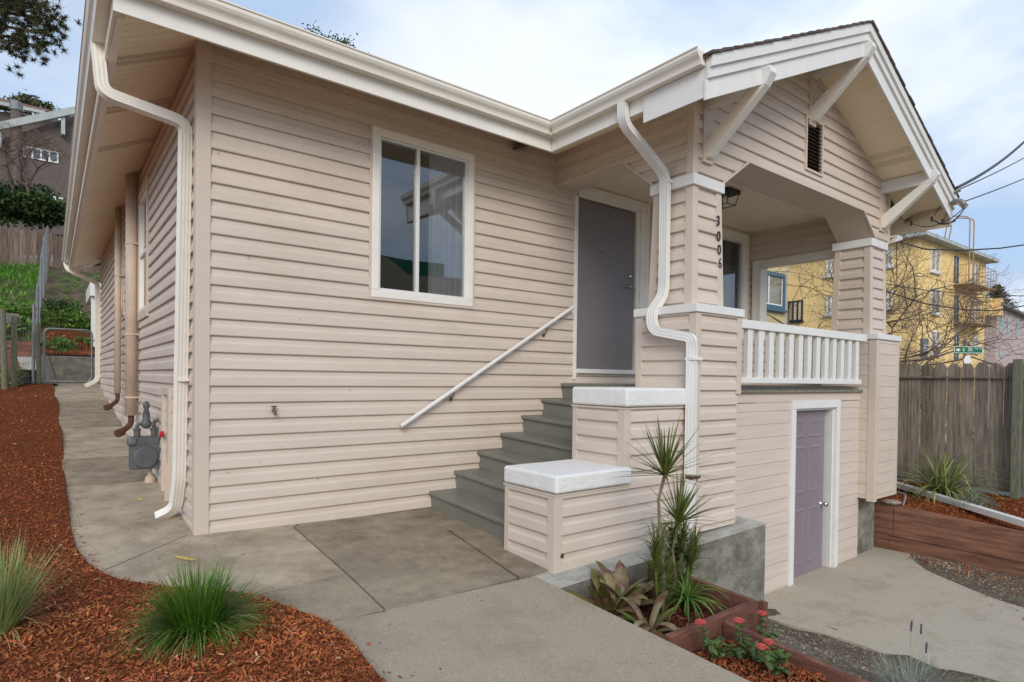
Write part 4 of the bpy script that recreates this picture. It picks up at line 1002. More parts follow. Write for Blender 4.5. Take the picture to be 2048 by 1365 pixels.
def near_left(n, g):
    out = []
    while len(out) < n:
        y = g.uniform(-3.6, 12)
        # density falls with distance
        if g.random() > min(1, (1.5/max(1.0, y+4.6))**1.6+.02): continue
        x = g.uniform(-2.4-.0*y, 1.0)
        if x > pathedge(y)+abs(g.normal(0, .012)): continue
        out.append((x, y))
    return out
chips('mulch_chips', 74000, near_left, zmul, 'chips', .006, .030, seed=2)
chips('pale_chips', 900, near_left, lambda x, y: zmul(x, y)+.006, 'chipp', .010, .034, tilt=.4, seed=22)
def strays(n, g):
    out = []
    while len(out) < n:
        y = g.uniform(-3.4, 6); x = pathedge(y)+abs(g.normal(0, .05)); out.append((x, y))
    return out
chips('stray_chips', 420, strays, lambda x, y: gz(x, y), 'chips', .008, .022, tilt=.2, seed=5)
def litter(n, g):
    return [(g.uniform(-.7, 1.7), g.uniform(-3.5, 3.0)) for _ in range(n*3)]
def litter_ok(n, g): return [(x, y) for x, y in litter(n, g) if x > pathedge(y)+.02 and not (y > -.03 and x > -.02) and not (x > 1.9 and y > -1.5)][:n]
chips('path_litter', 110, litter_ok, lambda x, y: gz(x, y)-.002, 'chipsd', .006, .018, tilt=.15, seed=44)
# ---- lower right: driveway, gravel, planters
def zdrive(x, y): return -1.0+.03*(x-5)*.3+.012*math.sin(y*2)
dv_ = MB(); 
GE = lambda y: 4.50+.10*(-2.2-y)+.03*math.sin(y*6)
rows = lin(-1.75, -16, 60)
for y0, y1_ in zip(rows, rows[1:]):
    for k in range(8):
        f = lambda y, k: (GE(y)+(8.1-GE(y))*k/8)
        q = [(f(y0, k), y0), (f(y0, k+1), y0), (f(y1_, k+1), y1_), (f(y1_, k), y1_)]; dv_.poly([(x, y, zdrive(x, y)) for x, y in q])
    (xa_, ya_), (xb_, yb_) = (GE(y0), y0), (GE(y1_), y1_); dv_.poly([(xa_, ya_, zdrive(xa_, ya_)), (xb_, yb_, zdrive(xb_, yb_)), (xb_, yb_, -1.2), (xa_, ya_, -1.2)])
tag(dv_.build('driveway', 'drive'), kind='structure')
def zgrav(x, y):
    t = max(0, min(1, (x-2.45)/(4.6-2.45))); e = t*t*(3-2*t)
    return -.42+(-1.006+.42)*e+.012*math.sin(x*9+y*4)+.01*math.sin(y*11)
grid('gravel_strip', lin(2.40, 4.75, 30), lin(-9, -1.80, 62), zgrav, 'gravel')
def gs(n, g):
    out = []
    while len(out) < n:
        y = -g.uniform(2.2, 5.2); x = g.uniform(2.5, GE(y)+.05)
        out.append((x, y))
    return out
chips('gravel_stones', 3600, gs, zgrav, 'pebble', .006, .024, tilt=.5, seed=3)
# debris patch on the drive against the redwood wall
def patch(n, g):
    out = []
    while len(out) < n:
        y = -g.uniform(2.3, 3.8); x = 7.93-abs(g.normal(0, .28))*(.3+(-y-2.2)); out.append((x, y))
    return out
dpt = [(7.93, -2.25), (7.6, -2.42), (7.35, -2.62), (7.2, -2.85), (7.05, -3.1), (6.9, -3.4), (6.8, -3.9), (6.7, -6), (7.93, -6)]
b = MB(); cxx = (7.6, -3.6)
for p, q in zip(dpt, dpt[1:]+dpt[:1]): b.poly([(cxx[0], cxx[1], zdrive(*cxx)+.012), (p[0], p[1], zdrive(*p)+.006), (q[0], q[1], zdrive(*q)+.006)])
tag(b.build('drive_dirt', 'gravel'), kind='structure')
chips('drive_debris', 2600, patch, lambda x, y: zdrive(x, y)+.004, 'pebble', .008, .03, seed=9)
chips('drive_mulch', 500, patch, lambda x, y: zdrive(x, y)+.006, 'chips', .012, .04, seed=10)
# planters
def zpl(x, y): return -.335+.02*math.sin(x*5+y*3)
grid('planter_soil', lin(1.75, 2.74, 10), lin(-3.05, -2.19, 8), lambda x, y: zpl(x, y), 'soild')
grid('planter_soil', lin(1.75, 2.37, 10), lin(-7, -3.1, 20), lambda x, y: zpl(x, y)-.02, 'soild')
def ps(x0, x1, y0, y1):
    def f(n, g): return [(g.uniform(x0, x1), g.uniform(y0, y1)) for _ in range(n)]
    return f
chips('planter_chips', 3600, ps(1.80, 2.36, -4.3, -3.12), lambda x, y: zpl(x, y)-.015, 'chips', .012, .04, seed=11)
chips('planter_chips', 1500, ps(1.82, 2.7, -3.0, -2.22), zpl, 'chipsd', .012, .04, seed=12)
pl = thing('planter_box', 'stained redwood planter box against the concrete foundation, holding the tall spiky plant', 'planter', (0, 0, 0))
MB().prism([(2.74, -3.09, -.60), (2.74, -2.205, -.60), (2.74, -2.205, -.155), (2.74, -3.09, -.195)], (.045, 0, 0)).build('side_board', 'redwood', pl, bevel=.004)
MB().prism([(1.86, -3.09, -.55), (2.74, -3.09, -.60), (2.74, -3.09, -.195), (1.86, -3.09, -.20)], (0, .045, 0)).build('front_board', 'redwood', pl, bevel=.004)
box('corner_stake', 'redwood', pl, 2.7855, 2.83, -3.13, -3.08, -.62, -.20, .004)
pl2 = thing('planter_edging', 'long low redwood edging board beside the bed of pink flowers', 'edging', (0, 0, 0))
MB().prism([(2.365, -7.0, -.65), (2.365, -3.095, -.55), (2.365, -3.095, -.23), (2.365, -7.0, -.46)], (.042, 0, 0)).build('edging_board', 'redwood', pl2, bevel=.004)
# right bed behind redwood wall
rw = thing('retaining_wall', 'low stained redwood plank retaining wall beside the driveway', 'retaining wall', (0, 0, 0))
RWx = 7.93
def plank(y0, y1_, z0a, z0b, z1a, z1b, x=RWx, m_='redwood_old'): MB().prism([(x, y0, z0a), (x, y1_, z0b), (x, y1_, z1b), (x, y0, z1a)], (.05, 0, 0)).build('plank', m_, rw, bevel=.004)
plank(-1.80, -2.04, -.765, -.765, -.335, -.345); plank(-1.80, -1.99, -1.1, -1.1, -.77, -.77)
plank(-2.045, -9, -.775, -.85, -.36, -.75, x=RWx-.005); plank(-1.995, -9, -1.1, -1.2, -.782, -.857, x=RWx+.004)
def zbed(x, y):
    e = max(0, min(1, (x-7.95)/1.5)); fall = max(0, -2-y)*.055
    return -.40-fall*(1-e)+.13*e+.02*math.sin(x*4+y*3)
grid('right_mulch_bed', lin(7.94, 9.6, 14), lin(-9, -.2, 40), zbed, 'soil')
def rb_(n, g):
    out = []
    while len(out) < n:
        y = g.uniform(-4.6, -.6); x = g.uniform(7.98, 9.5); out.append((x, y))
    return out
chips('right_mulch_chips', 9000, rb_, zbed, 'chips', .012, .04, seed=13)
# picket fence on the right
def picket_fence():
    f = thing('board_fence', 'weathered brown dog-eared board fence behind the right flower bed', 'fence', (9.5, -1.5, 0))
    y = -.62; k = 0; g = random.Random(5)
    for k in range(22):
        y0 = -.66-.1655*k; w_ = .1595+g.uniform(-.003, .002)
        if y0 < -4.3: break
        z0, z1 = -.205+g.uniform(-.01, .01), 1.56+g.uniform(-.012, .012); x = 9.5+g.choice((0, .008))
        b = MB(); b.prism([(x, y0, z0), (x, y0-w_, z0), (x, y0-w_, z1-.07), (x, y0-w_+.045, z1), (x, y0-.045, z1), (x, y0, z1-.07)], (.018, 0, 0))
        b.build('fence_board', 'fence', f, bevel=.002)
    box('top_rail', 'fence', f, 9.455, 9.499, -2.92, -.6, 1.335, 1.365, .003)
    box('top_rail', 'fence', f, 9.455, 9.499, -4.3, -3.02, 1.335, 1.365, .003)
    box('bottom_rail', 'fence', f, 9.455, 9.499, -4.3, -.6, -.215, -.165, .003)
    box('rail_block', 'fence', f, 9.45, 9.499, -2.915, -2.885, 1.24, 1.334)
    box('fence_post', 'fence_pt', f, 9.36, 9.45, -3.03, -2.93, -.5, 1.60, .006)
    box('fence_post', 'fence_pt', f, 9.52, 9.61, -.70, -.60, -.5, 1.50, .006)
picket_fence()
# grey conduit & loose downspout lying on the bed
p0 = Vector((8.0, -1.98, -.2)); 
b = MB(); a_ = W(1790, 966, 'X', 8.6); 
dsl = [Vector((9.0, -1.62, -.17)), Vector((7.99, -3.33, -.315)), Vector((7.5, -4.15, -.42))]
q0 = W(1799, 971, 'X', 9.0); q1 = W(2050, 1047, 'X', 8.02); q2 = q1+(q1-q0)*.5
o = MB().tube([q0-(q1-q0)*.15, q0, q1, q2], 1.0, prof=ribprof(.05, .034), up=(0, 0, 1)).build('loose_downspout', 'white'); tag(o, 'long white ribbed downspout pipe lying across the right mulch bed', 'pipe')
o = MB().tube(fillet([W(1796, 985, 'X', 8.15), W(1812, 990, 'X', 8.12), W(1806, 1012, 'X', 8.05)], .04), .013, 8).build('bent_conduit', 'galv'); tag(o, 'short bent grey pipe end sticking up beside the porch pier', 'pipe')
b = MB(); b.lathe((7.98, -2.0, -.36), [(.02, 0), (.10, .01), (.12, .03), (.09, .05), (.03, .06)], 9); tag(b.build('field_stone', 'pebble'), 'pale flat stone on the end of the redwood wall', 'stone')
# ------------------------------------------------------------------ plants
def leafblade(b, base, az_, el_, L_, w_, droop, n=6, fold=0.0, twist=0, tip=.05, wprof=None, jit=None):
    p = Vector(base); d = Vector((math.cos(az_)*math.cos(el_), math.sin(az_)*math.cos(el_), math.sin(el_))); side = Vector((-math.sin(az_), math.cos(az_), 0)); st_ = L_/n
    prev = None; i0 = len(b.v)
    for k in range(n+1):
        t = k/n
        ww = w_*(wprof(t) if wprof else (1-t)**.6 if t > .3 else (.65+t))
        if k == n: ww = w_*tip
        up_ = side.cross(d).normalized()
        if fold:
            b.v += [tuple(p-side*ww/2+up_*fold*ww), tuple(p), tuple(p+side*ww/2+up_*fold*ww)]
        else: b.v += [tuple(p-side*ww/2), tuple(p+side*ww/2)]
        p = p+d*st_; e = -droop*st_/L_*(1+t*1.3)
        d = (d+Vector((0, 0, e))).normalized()
    m_ = 3 if fold else 2
    for k in range(n):
        for q in range(m_-1):
            a = i0+k*m_+q; b.f.append((a, a+1, a+m_+1, a+m_))
def clump(name, label, loc, n, Lr, w_, elr, dr, m_, cat='grass clump', spread=.05, seed=1, group=None, bias=None, n_seg=6):
    g = random.Random(seed); t = thing(name, label, cat, loc, group); b = MB()
    for _ in range(n):
        a = g.uniform(0, 6.283)
        if bias is not None and g.random() < .35: a = bias+g.gauss(0, .6)
        r_ = spread*math.sqrt(g.random()); e = g.uniform(*elr); L_ = g.uniform(*Lr)
        leafblade(b, (loc[0]+math.cos(a)*r_, loc[1]+math.sin(a)*r_, loc[2]), a+g.gauss(0, .25), e, L_, w_*g.uniform(.7, 1.2), g.uniform(*dr)*(1.2-e/1.8), n=n_seg)
    b.build('blades', m_, t); b = MB()
    for _ in range(n//14):
        a = g.uniform(0, 6.283); leafblade(b, (loc[0]+math.cos(a)*spread, loc[1]+math.sin(a)*spread, loc[2]), a+g.gauss(0, .5), g.uniform(.1, 1.0), g.uniform(*Lr), w_*.9, g.uniform(.8, 2.2), n=n_seg)
    b.build('dry_blades', 'straw', t); return t
pg = A(395, 1272); clump('grass_clump', 'dense dark green fescue clump on the mulch at the lower left', (pg.x, pg.y, gz(pg.x, pg.y)+.01), 1700, (.18, .40), .0075, (.15, 1.45), (.25, 1.6), 'blade', seed=3, spread=.09)
pg2 = A(8, 1265); clump('grass_clump', 'pale upright grass tuft cut by the left edge of the photo', (pg2.x-.02, pg2.y, gz(pg2.x, pg2.y)+.01), 560, (.22, .52), .0068, (.75, 1.5), (.1, .7), 'blade2', seed=4, spread=.06)
# dracaena
dr_ = thing('dracaena', 'tall dracaena with bare grey stems and spiky leaf rosettes in the planter', 'plant', (2.36, -2.62, zpl(2.36, -2.62)))
def rosette(c, n, L_, w_, elr, seed, droop=.5):
    g = random.Random(seed); b = MB()
    for _ in range(n):
        a = g.uniform(0, 6.283); e = g.uniform(*elr); leafblade(b, c, a, e, L_*g.uniform(.7, 1.1), w_, droop*g.uniform(.2, 1.1)*(1-e/2), n=6, fold=.18)
    return b
def ster(px, py, y): return W(px, py, 'Y', y)
zb_ = zpl(2.36, -2.62)
h1 = ster(1330, 950, -2.66); h2 = ster(1358, 1045, -2.58)
b = MB(); b.tube([(2.34, -2.66, zb_-.03), ster(1327, 1150, -2.66), ster(1320, 1060, -2.66), ster(1317, 1000, -2.66), h1], [.013, .012, .011, .010, .012], 9)
b.tube([(2.42, -2.6, zb_-.03), ster(1352, 1160, -2.6), ster(1345, 1100, -2.58), h2], [.011, .01, .009, .01], 8)
b.build('stem', 'stem', dr_, smooth=True)
rosette(h1, 64, .40, .020, (-.1, 1.45), 5, .35).build('leaf_rosette', 'dleaf', dr_)
rosette(h2, 66, .37, .019, (-.2, 1.4), 6, .5).build('leaf_rosette', 'dleaf', dr_)
g = random.Random(11)
for (px, py, y, n, L_) in ((1312, 1105, -2.72, 90, .17), (1352, 1110, -2.5, 90, .19), (1378, 1115, -2.55, 90, .18), (1335, 1140, -2.6, 80, .16), (1366, 1160, -2.62, 80, .16), (1315, 1150, -2.68, 80, .15), (1345, 1080, -2.5, 90, .19), (1390, 1090, -2.5, 80, .17), (1330, 1185, -2.62, 80, .14), (1370, 1190, -2.6, 80, .14), (1365, 1075, -2.6, 80, .18), (1322, 1080, -2.62, 60, .15)):
    c = ster(px, py, y); st2 = MB()
    b = MB()
    for k in range(n):
        a = g.uniform(0, 6.283); cc = c+Vector((0, 0, g.uniform(-.13, .04))); leafblade(b, cc, a, g.uniform(.4, 1.4), L_*g.uniform(.7, 1.25), .012, g.uniform(.2, 1.1), n=5, fold=.15)
    b.tube([(c.x*.6+2.38*.4, c.y*.6-2.62*.4, zb_-.02), (c.x, c.y, c.z-.1), c], [.009, .008, .006], 7)
    b.build('leaf_rosette', 'dleaf', dr_)
# bromeliads
def broad(t): return (.55+.6*t if t < .6 else .91*(1-((t-.6)/.4)**2.2)+.05)
def brom(c, n, L_, w_, seed, label, mats=('bleaf', 'bleaf2'), group='broad-leaved bromeliads'):
    g = random.Random(seed); t = thing('bromeliad', label, 'plant', c, group); bs = [MB(), MB()]
    for k in range(n):
        a = 6.283*k*.382+g.gauss(0, .2); leafblade(bs[k % 2], (c[0]+math.cos(a)*.012, c[1]+math.sin(a)*.012, c[2]), a, g.uniform(.45, 1.3), L_*g.uniform(.7, 1.15), w_*g.uniform(.8, 1.2), g.uniform(.6, 1.9), n=10, fold=.16, wprof=broad, tip=.06)
    for q, mm in zip(bs, mats): q.build('leaves', mm, t, smooth=True)
brom((2.02, -2.48, zpl(2, -2.5)), 18, .38, .10, 3, 'large green bromeliad with burgundy-tipped leaves nearest the cheek wall corner')
brom((2.23, -2.42, zpl(2.2, -2.4)), 15, .36, .095, 4, 'upright bromeliad leaning on the foundation wall behind the others')
brom((2.02, -2.80, zpl(2, -2.8)), 15, .30, .07, 6, 'low burgundy bromeliad beside the concrete walk edge', mats=('bleaf2', 'bleaf'))
c = (2.52, -2.72, zpl(2.5, -2.7))
t = thing('strap_plant', 'arching green strap-leaved plant in the right corner of the planter', 'plant', c); b = MB(); g = random.Random(8)
for k in range(64):
    leafblade(b, (c[0], c[1], c[2]+.12), g.uniform(0, 6.283), g.uniform(.0, 1.2), g.uniform(.2, .38), .019, g.uniform(.9, 2.0), n=8, fold=.15)
b.tube([(c[0], c[1], c[2]-.02), (c[0], c[1], c[2]+.12)], .012, 7); b.build('leaves', 'bushl', t)
# lantana
def lantana(c, seed, label, hts, fl):
    g = random.Random(seed); t = thing('lantana', label, 'flower', c, 'flowering lantanas by the walk'); s = MB(); l = MB()
    tips = []
    for k, (dx, dy, h) in enumerate(hts):
        p0 = Vector((c[0]+dx*.2, c[1]+dy*.2, c[2]-.01)); p2 = Vector((c[0]+dx, c[1]+dy, c[2]+h)); p1 = (p0+p2)/2+Vector((dx*.1, dy*.1, .03))
        s.tube([p0, p1, p2], [.004, .003, .002], 5); tips.append(p2)
        for q in range(11):
            tt = .25+.75*q/10; pp = p0.lerp(p1, tt*2) if tt < .5 else p1.lerp(p2, tt*2-1)
            leafblade(l, pp, g.uniform(0, 6.283), g.uniform(-.5, .8), g.uniform(.035, .062), .032, g.uniform(.4, 1.6), n=5, fold=.16, wprof=lambda t_: math.sin(math.pi*min(1, .12+t_*.88))**.7+.02, tip=.02)
    s.build('stems', 'stem', t); l.build('leaves', 'lleaf', t)
    for i in fl:
        p = tips[i]; f = MB()
        for q in range(34):
            a = q*2.4; r_ = .030*math.sqrt(q/34); pp = (p.x+math.cos(a)*r_, p.y+math.sin(a)*r_, p.z+.012+.016*(1-q/34))
            for m2 in range(4):
                aa = m2*1.57+a; f.poly([pp, (pp[0]+math.cos(aa-.5)*.0075, pp[1]+math.sin(aa-.5)*.0075, pp[2]+.001), (pp[0]+math.cos(aa)*.009, pp[1]+math.sin(aa)*.009, pp[2]+.002), (pp[0]+math.cos(aa+.5)*.0075, pp[1]+math.sin(aa+.5)*.0075, pp[2]+.001)])
        f.lathe((p.x, p.y, p.z-.004), [(.002, 0), (.012, .008), (.016, .014), (.008, .02)], 8); f.build('flower_head', 'petal', t)
def fpos(px, py, y): return W(px, py, 'Y', y)
def tipd(c, px, py, y):
    p = fpos(px, py, y); return (p.x-c[0], p.y-c[1], p.z-c[2])
c1 = (2.12, -3.22, zpl(2.1, -3.2)-.02)
lantana(c1, 3, 'small lantana with one orange-pink flower head nearest the planter box corner', [tipd(c1, 1401, 1250, -3.2), tipd(c1, 1420, 1285, -3.25), (-.05, -.06, .08), (.06, .03, .10)], [0])
c2 = (2.20, -3.34, zpl(2.2, -3.3)-.02)
lantana(c2, 4, 'middle lantana carrying the largest pink and orange flower head', [tipd(c2, 1478, 1247, -3.3), tipd(c2, 1455, 1290, -3.3), (.05, -.03, .09), (-.05, .02, .08), (.0, -.06, .12), (.08, .05, .10)], [0])
c3 = (2.22, -3.50, zpl(2.2, -3.5)-.02)
lantana(c3, 5, 'lantana with a pair of pink flower heads nearest the edging board', [tipd(c3, 1538, 1290, -3.45), tipd(c3, 1524, 1300, -3.52), (.04, -.05, .10), (-.07, .02, .09), (.0, .06, .12), (.10, .02, .10), (-.02, -.08, .06)], [0, 1])
c4 = (2.56, -3.28, zgrav(2.56, -3.28))
lantana(c4, 6, 'lantana growing on the gravel side of the edging board', [tipd(c4, 1524, 1232, -3.2), tipd(c4, 1545, 1262, -3.28), (.02, .03, .12), (-.05, .03, .16)], [0])
# lavender
lv = thing('lavender', 'sparse grey-green lavender with dark flower spikes at the bottom edge', 'plant', (2.78, -4.0, zgrav(2.78, -4.0)))
b = MB(); g = random.Random(2)
for px, py in ((1822, 1262), (1842, 1268), (1852, 1305), (1790, 1290)):
    p = W(px, py, 'Y', -3.85); base = Vector((2.78+g.uniform(-.06, .06), -3.95, zgrav(2.78, -3.95)))
    b.tube([base, base.lerp(p, .5)+Vector((0, 0, .04)), p], [.0022, .0018, .0014], 5)
    if px != 1790:
        d = Vector((g.uniform(.05, .2), 0, 1)).normalized(); f = MB()
        for q in range(9):
            for m2 in range(5):
                a = m2*1.257+q; cc = p+d*(q*.0068); f.lathe(cc+Vector((math.cos(a)*.004, math.sin(a)*.004, 0)), [(.0008, -.004), (.0028, 0), (.0008, .005)], 5)
        f.build('flower_spike', 'purple', lv)
for k in range(520):
    a = g.uniform(0, 6.283); r_ = .16*math.sqrt(g.random()); leafblade(b, (2.76+math.cos(a)*r_*1.5, -3.98+math.sin(a)*r_, zgrav(2.78, -4)+g.uniform(0, .12)), a, g.uniform(.7, 1.5), g.uniform(.04, .13), .0035, .3, n=3)
b.build('leaves', 'silver', lv)
# flax and silver shrub in the right bed
pf_ = W(1905, 990, 'X', 9.0)
t = thing('flax_plant', 'yellow-green variegated flax arching in front of the board fence', 'plant', (9.0, -2.28, zbed(9.0, -2.28))); b = MB(); g = random.Random(21)
for k in range(150):
    e = g.uniform(.45, 1.5); leafblade(b, (9.0+g.uniform(-.07, .07), -2.28+g.uniform(-.07, .07), zbed(9, -2.3)), g.uniform(0, 6.283), e, g.uniform(.55, 1.0), .032, g.uniform(.8, 1.9), n=9, fold=.12)
b.build('leaves', 'fleaf', t)
t = thing('silver_shrub', 'low silver-grey shrub beside the white pipe in the right bed', 'shrub', (8.62, -2.72, zbed(8.6, -2.7))); b = MB()
for k in range(1300):
    a = g.uniform(0, 6.283); r_ = .27*math.sqrt(g.random()); h_ = .20*(1-(r_/.28)**2)*g.uniform(.3, 1); leafblade(b, (8.62+math.cos(a)*r_, -2.72+math.sin(a)*r_, zbed(8.6, -2.7)+h_), a, g.uniform(.1, 1.4), g.uniform(.03, .08), .006, .4, n=3)
b.build('leaves', 'silver', t)
# ------------------------------------------------------------------ gas meter
mc = W(292, 955, 'Y', 1.92); mx_, my_ = -.30, 1.95
gm = thing('gas_meter', 'grey gas meter on its riser pipe beside the house corner', 'gas meter', (mx_, my_, gy(my_)))
mz_ = W(290, 912, 'Y', my_).z; mx_ = W(290, 895, 'Y', my_).x
b = MB(); b.lathe((mx_, my_-.09, mz_-.01), [(.02, 0), (.105, .0), (.118, .02), (.118, .05), (.105, .06), (.105, .12), (.118, .13), (.118, .16), (.105, .18), (.02, .18)], 26, (0, 1, 0)); b.box(mx_-.135, mx_+.135, my_-.07, my_+.07, mz_-.13, mz_+.13)
b.build('meter_body', 'meter', gm, bevel=.012)
b = MB(); b.box(mx_-.10, mx_+.12, my_-.075, my_+.075, mz_+.125, mz_+.20); b.lathe((mx_-.07, my_, mz_+.2), [(.03, 0), (.03, .06), (.036, .065), (.036, .085)], 12); b.lathe((mx_+.08, my_, mz_+.2), [(.03, 0), (.03, .06), (.036, .065), (.036, .085)], 12); b.build('meter_top', 'meter', gm, bevel=.006)
b = MB(); b.lathe((mx_-.10, my_-.05, mz_+.16), [(.01, 0), (.045, 0), (.05, .02), (.05, .05), (.03, .06)], 16, (-1, -.3, 0)); b.build('dial_housing', 'galv', gm)
b = MB(); b.tube(fillet([(mx_+.08, my_, mz_+.27), (mx_+.08, my_, mz_+.36), (-.02, my_-.05, mz_+.37)], .04), .019, 10); b.tube(fillet([(mx_-.07, my_, mz_+.27), (mx_-.07, my_, mz_+.33), (mx_+.0, my_, mz_+.33), (mx_+.0, my_, mz_+.30)], .03), .017, 8)
b.lathe((mx_+.01, my_, mz_+.28), [(.02, 0), (.045, .02), (.05, .06), (.03, .10), (.035, .13), (.02, .2), (.03, .22), (.028, .26), (.01, .28)], 14); b.build('regulator', 'meter', gm, smooth=True)
b = MB(); b.lathe((mx_+.05, my_+.04, gy(my_)), [(.05, 0), (.045, .05), (.022, .08), (.02, max(.2, mz_-.13-gy(my_)))], 12); b.build('riser', 'flue', gm)
pr = W(345, 868, 'Y', 1.45); o = MB().lathe((-.06, pr.y, pr.z), [(.012, -.02), (.03, -.015), (.03, .015), (.012, .02)], 12, (-1, 0, 0)).build('gas_shutoff', 'red', gm)
# ------------------------------------------------------------------ vegetation helpers
def leafcloud(b, c, rad, n, size, seed, flat=0.):
    g = np.random.default_rng(seed); c = np.array(c); rad = np.array(rad)
    # clustered: sub-blobs with gaps
    nb = max(5, n//120); cent = g.normal(0, 1, (nb, 3)); cent /= np.linalg.norm(cent, axis=1)[:, None]; cent *= g.uniform(.35, .95, (nb, 1))
    for _ in range(n):
        k = g.integers(nb); p = cent[k]+g.normal(0, .17, 3); p = c+p*rad
        a = g.normal(0, 1, 3); a /= np.linalg.norm(a); q = np.cross(a, g.normal(0, 1, 3)); q /= np.linalg.norm(q); s_ = size*g.uniform(.5, 1.2)
        b.poly([p-a*s_/2, p+q*s_*.28, p+a*s_/2, p-q*s_*.28])
def shrub(name, label, cat, c, rad, n, size, m_, seed, group=None, trunk=None):
    t = thing(name, label, cat, tuple(c), group); b = MB(); leafcloud(b, c, rad, n, size, seed); b.build('crown' if trunk else 'foliage', m_, t)
    if trunk:
        s = MB(); s.tube([(c[0], c[1], trunk), (c[0]+.1, c[1], (trunk+c[2])/2), tuple(c)], [.09*rad[0], .07*rad[0], .03*rad[0]], 8)
        g = random.Random(seed)
        for k in range(7):
            a = g.uniform(0, 6.283); s.tube([tuple(c+Vector((0, 0, -rad[2]*.5))), (c[0]+math.cos(a)*rad[0]*.7, c[1]+math.sin(a)*rad[1]*.7, c[2]+g.uniform(-.3, .6)*rad[2])], [.03*rad[0], .01*rad[0]], 5)
        s.build('trunk', 'stem', t)
    return t
def baretree(name, label, base, h, seed, spread=1.0, depth=6, group='bare winter trees', lean=(0, 0), r0=.06, m_='twig', bend=.35, trunk_h=.35, ratio=(.62, .86)):
    g = random.Random(seed); t = thing(name, label, 'tree', tuple(base), group); tr_ = MB(); tw = MB()
    def br(p, d, L_, r_, k):
        pts = [p]; q = p; dd = d.copy()
        for _ in range(3):
            dd = (dd+Vector((g.gauss(0, bend*.35), g.gauss(0, bend*.35), g.gauss(0, bend*.25)+.02))).normalized(); q = q+dd*L_/3; pts.append(q)
        (tr_ if k < 2 else tw).tube(pts, [r_, r_*.9, r_*.8, r_*.68], 6 if k < 2 else 3, caps=False)
        if k >= depth: return
        nchild = 2 if g.random() < .45 else 3
        for c_ in range(nchild):
            a = g.uniform(0, 6.283); e = g.uniform(.35, .95)*spread; ax = dd.orthogonal().normalized(); ax = Matrix.Rotation(a, 3, dd) @ ax
            nd = (dd*math.cos(e)+ax*math.sin(e)).normalized(); nd.z = nd.z*.85+.10; nd.normalize()
            br(pts[-1] if c_ < 2 else pts[2], nd, L_*g.uniform(*ratio), r_*.66, k+1)
    br(Vector(base), Vector((lean[0], lean[1], 1)).normalized(), h*trunk_h, r0, 0)
    tr_.build('trunk', m_, t); tw.build('branches', m_, t); return t
# ------------------------------------------------------------------ rear left: gate, fences, hill
YG = 11.95
def Y(px, py, y): return W(px, py, 'Y', y)
a = Y(88, 766, YG); c = Y(196, 764, YG); tp = Y(90, 657, YG)
gt = thing('garden_gate', 'grey tubular steel garden gate across the side path', 'gate', (a.x, YG, a.z))
zt, zl = tp.z, a.z+.03
b = MB().tube(fillet([(a.x, YG, zl), (a.x, YG, zt), (c.x-.12, YG, zt), (c.x-.12, YG, zl), (a.x, YG, zl)], .13, 6), .022, 8); b.build('gate_frame', 'galv', gt)
b = MB(); n = 14
for k in range(n): x = a.x+(c.x-.12-a.x)*(k+.5)/n; b.tube([(x, YG, zl), (x, YG, zt)], .0012, 3)
for k in range(9): z = zl+(zt-zl)*(k+.5)/9; b.tube([(a.x, YG, z), (c.x-.12, YG, z)], .0012, 3)
b.build('gate_mesh', 'galv', gt); MB().box(a.x-.10, a.x, YG-.02, YG+.02, zl+.10, zl+.13).box(c.x-.14, c.x-.0, YG-.02, YG+.02, zt-.25, zt-.22).build('gate_hinge', 'galv', gt)
# gate post + wire fence to the left
p1 = Y(79, 766, YG); p1t = Y(74, 646, YG); p0_ = Y(10, 783, 11.0); p0t = Y(5, 618, 11.0)
wf = thing('wire_fence', 'sagging welded wire fence between grey posts left of the gate', 'fence', (p1.x, YG, p1.z))
MB().tube([(p1.x, YG, p1.z-.2), (p1t.x, YG, p1t.z)], .045, 10).build('fence_post', 'fence_pt', wf)
MB().tube([(p0_.x, 11, p0_.z-.2), (p0t.x, 11, p0t.z)], .055, 10).build('fence_post', 'fence_pt', wf)
x_ = Y(28, 700, 11.3).x; MB().box(x_-.05, x_+.05, 11.27, 11.37, .7, 2.45).build('fence_post', 'fence_pt', wf)
b = MB(); A0 = Vector((p0_.x, 11, .95)); A1 = Vector((p1.x, YG, 1.0)); g = random.Random(4)
for k in range(11):
    z = .05+k*.145; pts = [A0.lerp(A1, t/8)+Vector((0, 0, z-.06*math.sin(t/8*3.14)*(k/10)+g.uniform(-.01, .01))) for t in range(9)]; b.tube(pts, .0035, 3)
for k in range(13):
    p = A0.lerp(A1, k/12); b.tube([p+Vector((0, 0, .03)), p+Vector((0, 0, 1.5-.06*math.sin(k/12*3.14)))], .003, 3)
b.build('wire_mesh', 'galv', wf)
o = MB().box(x_-.35, x_+.08, 11.40, 11.45, 2.3, 2.5).build('board_fragment', 'roofgr'); tag(o, 'small grey weathered box top behind the left fence post', 'board')
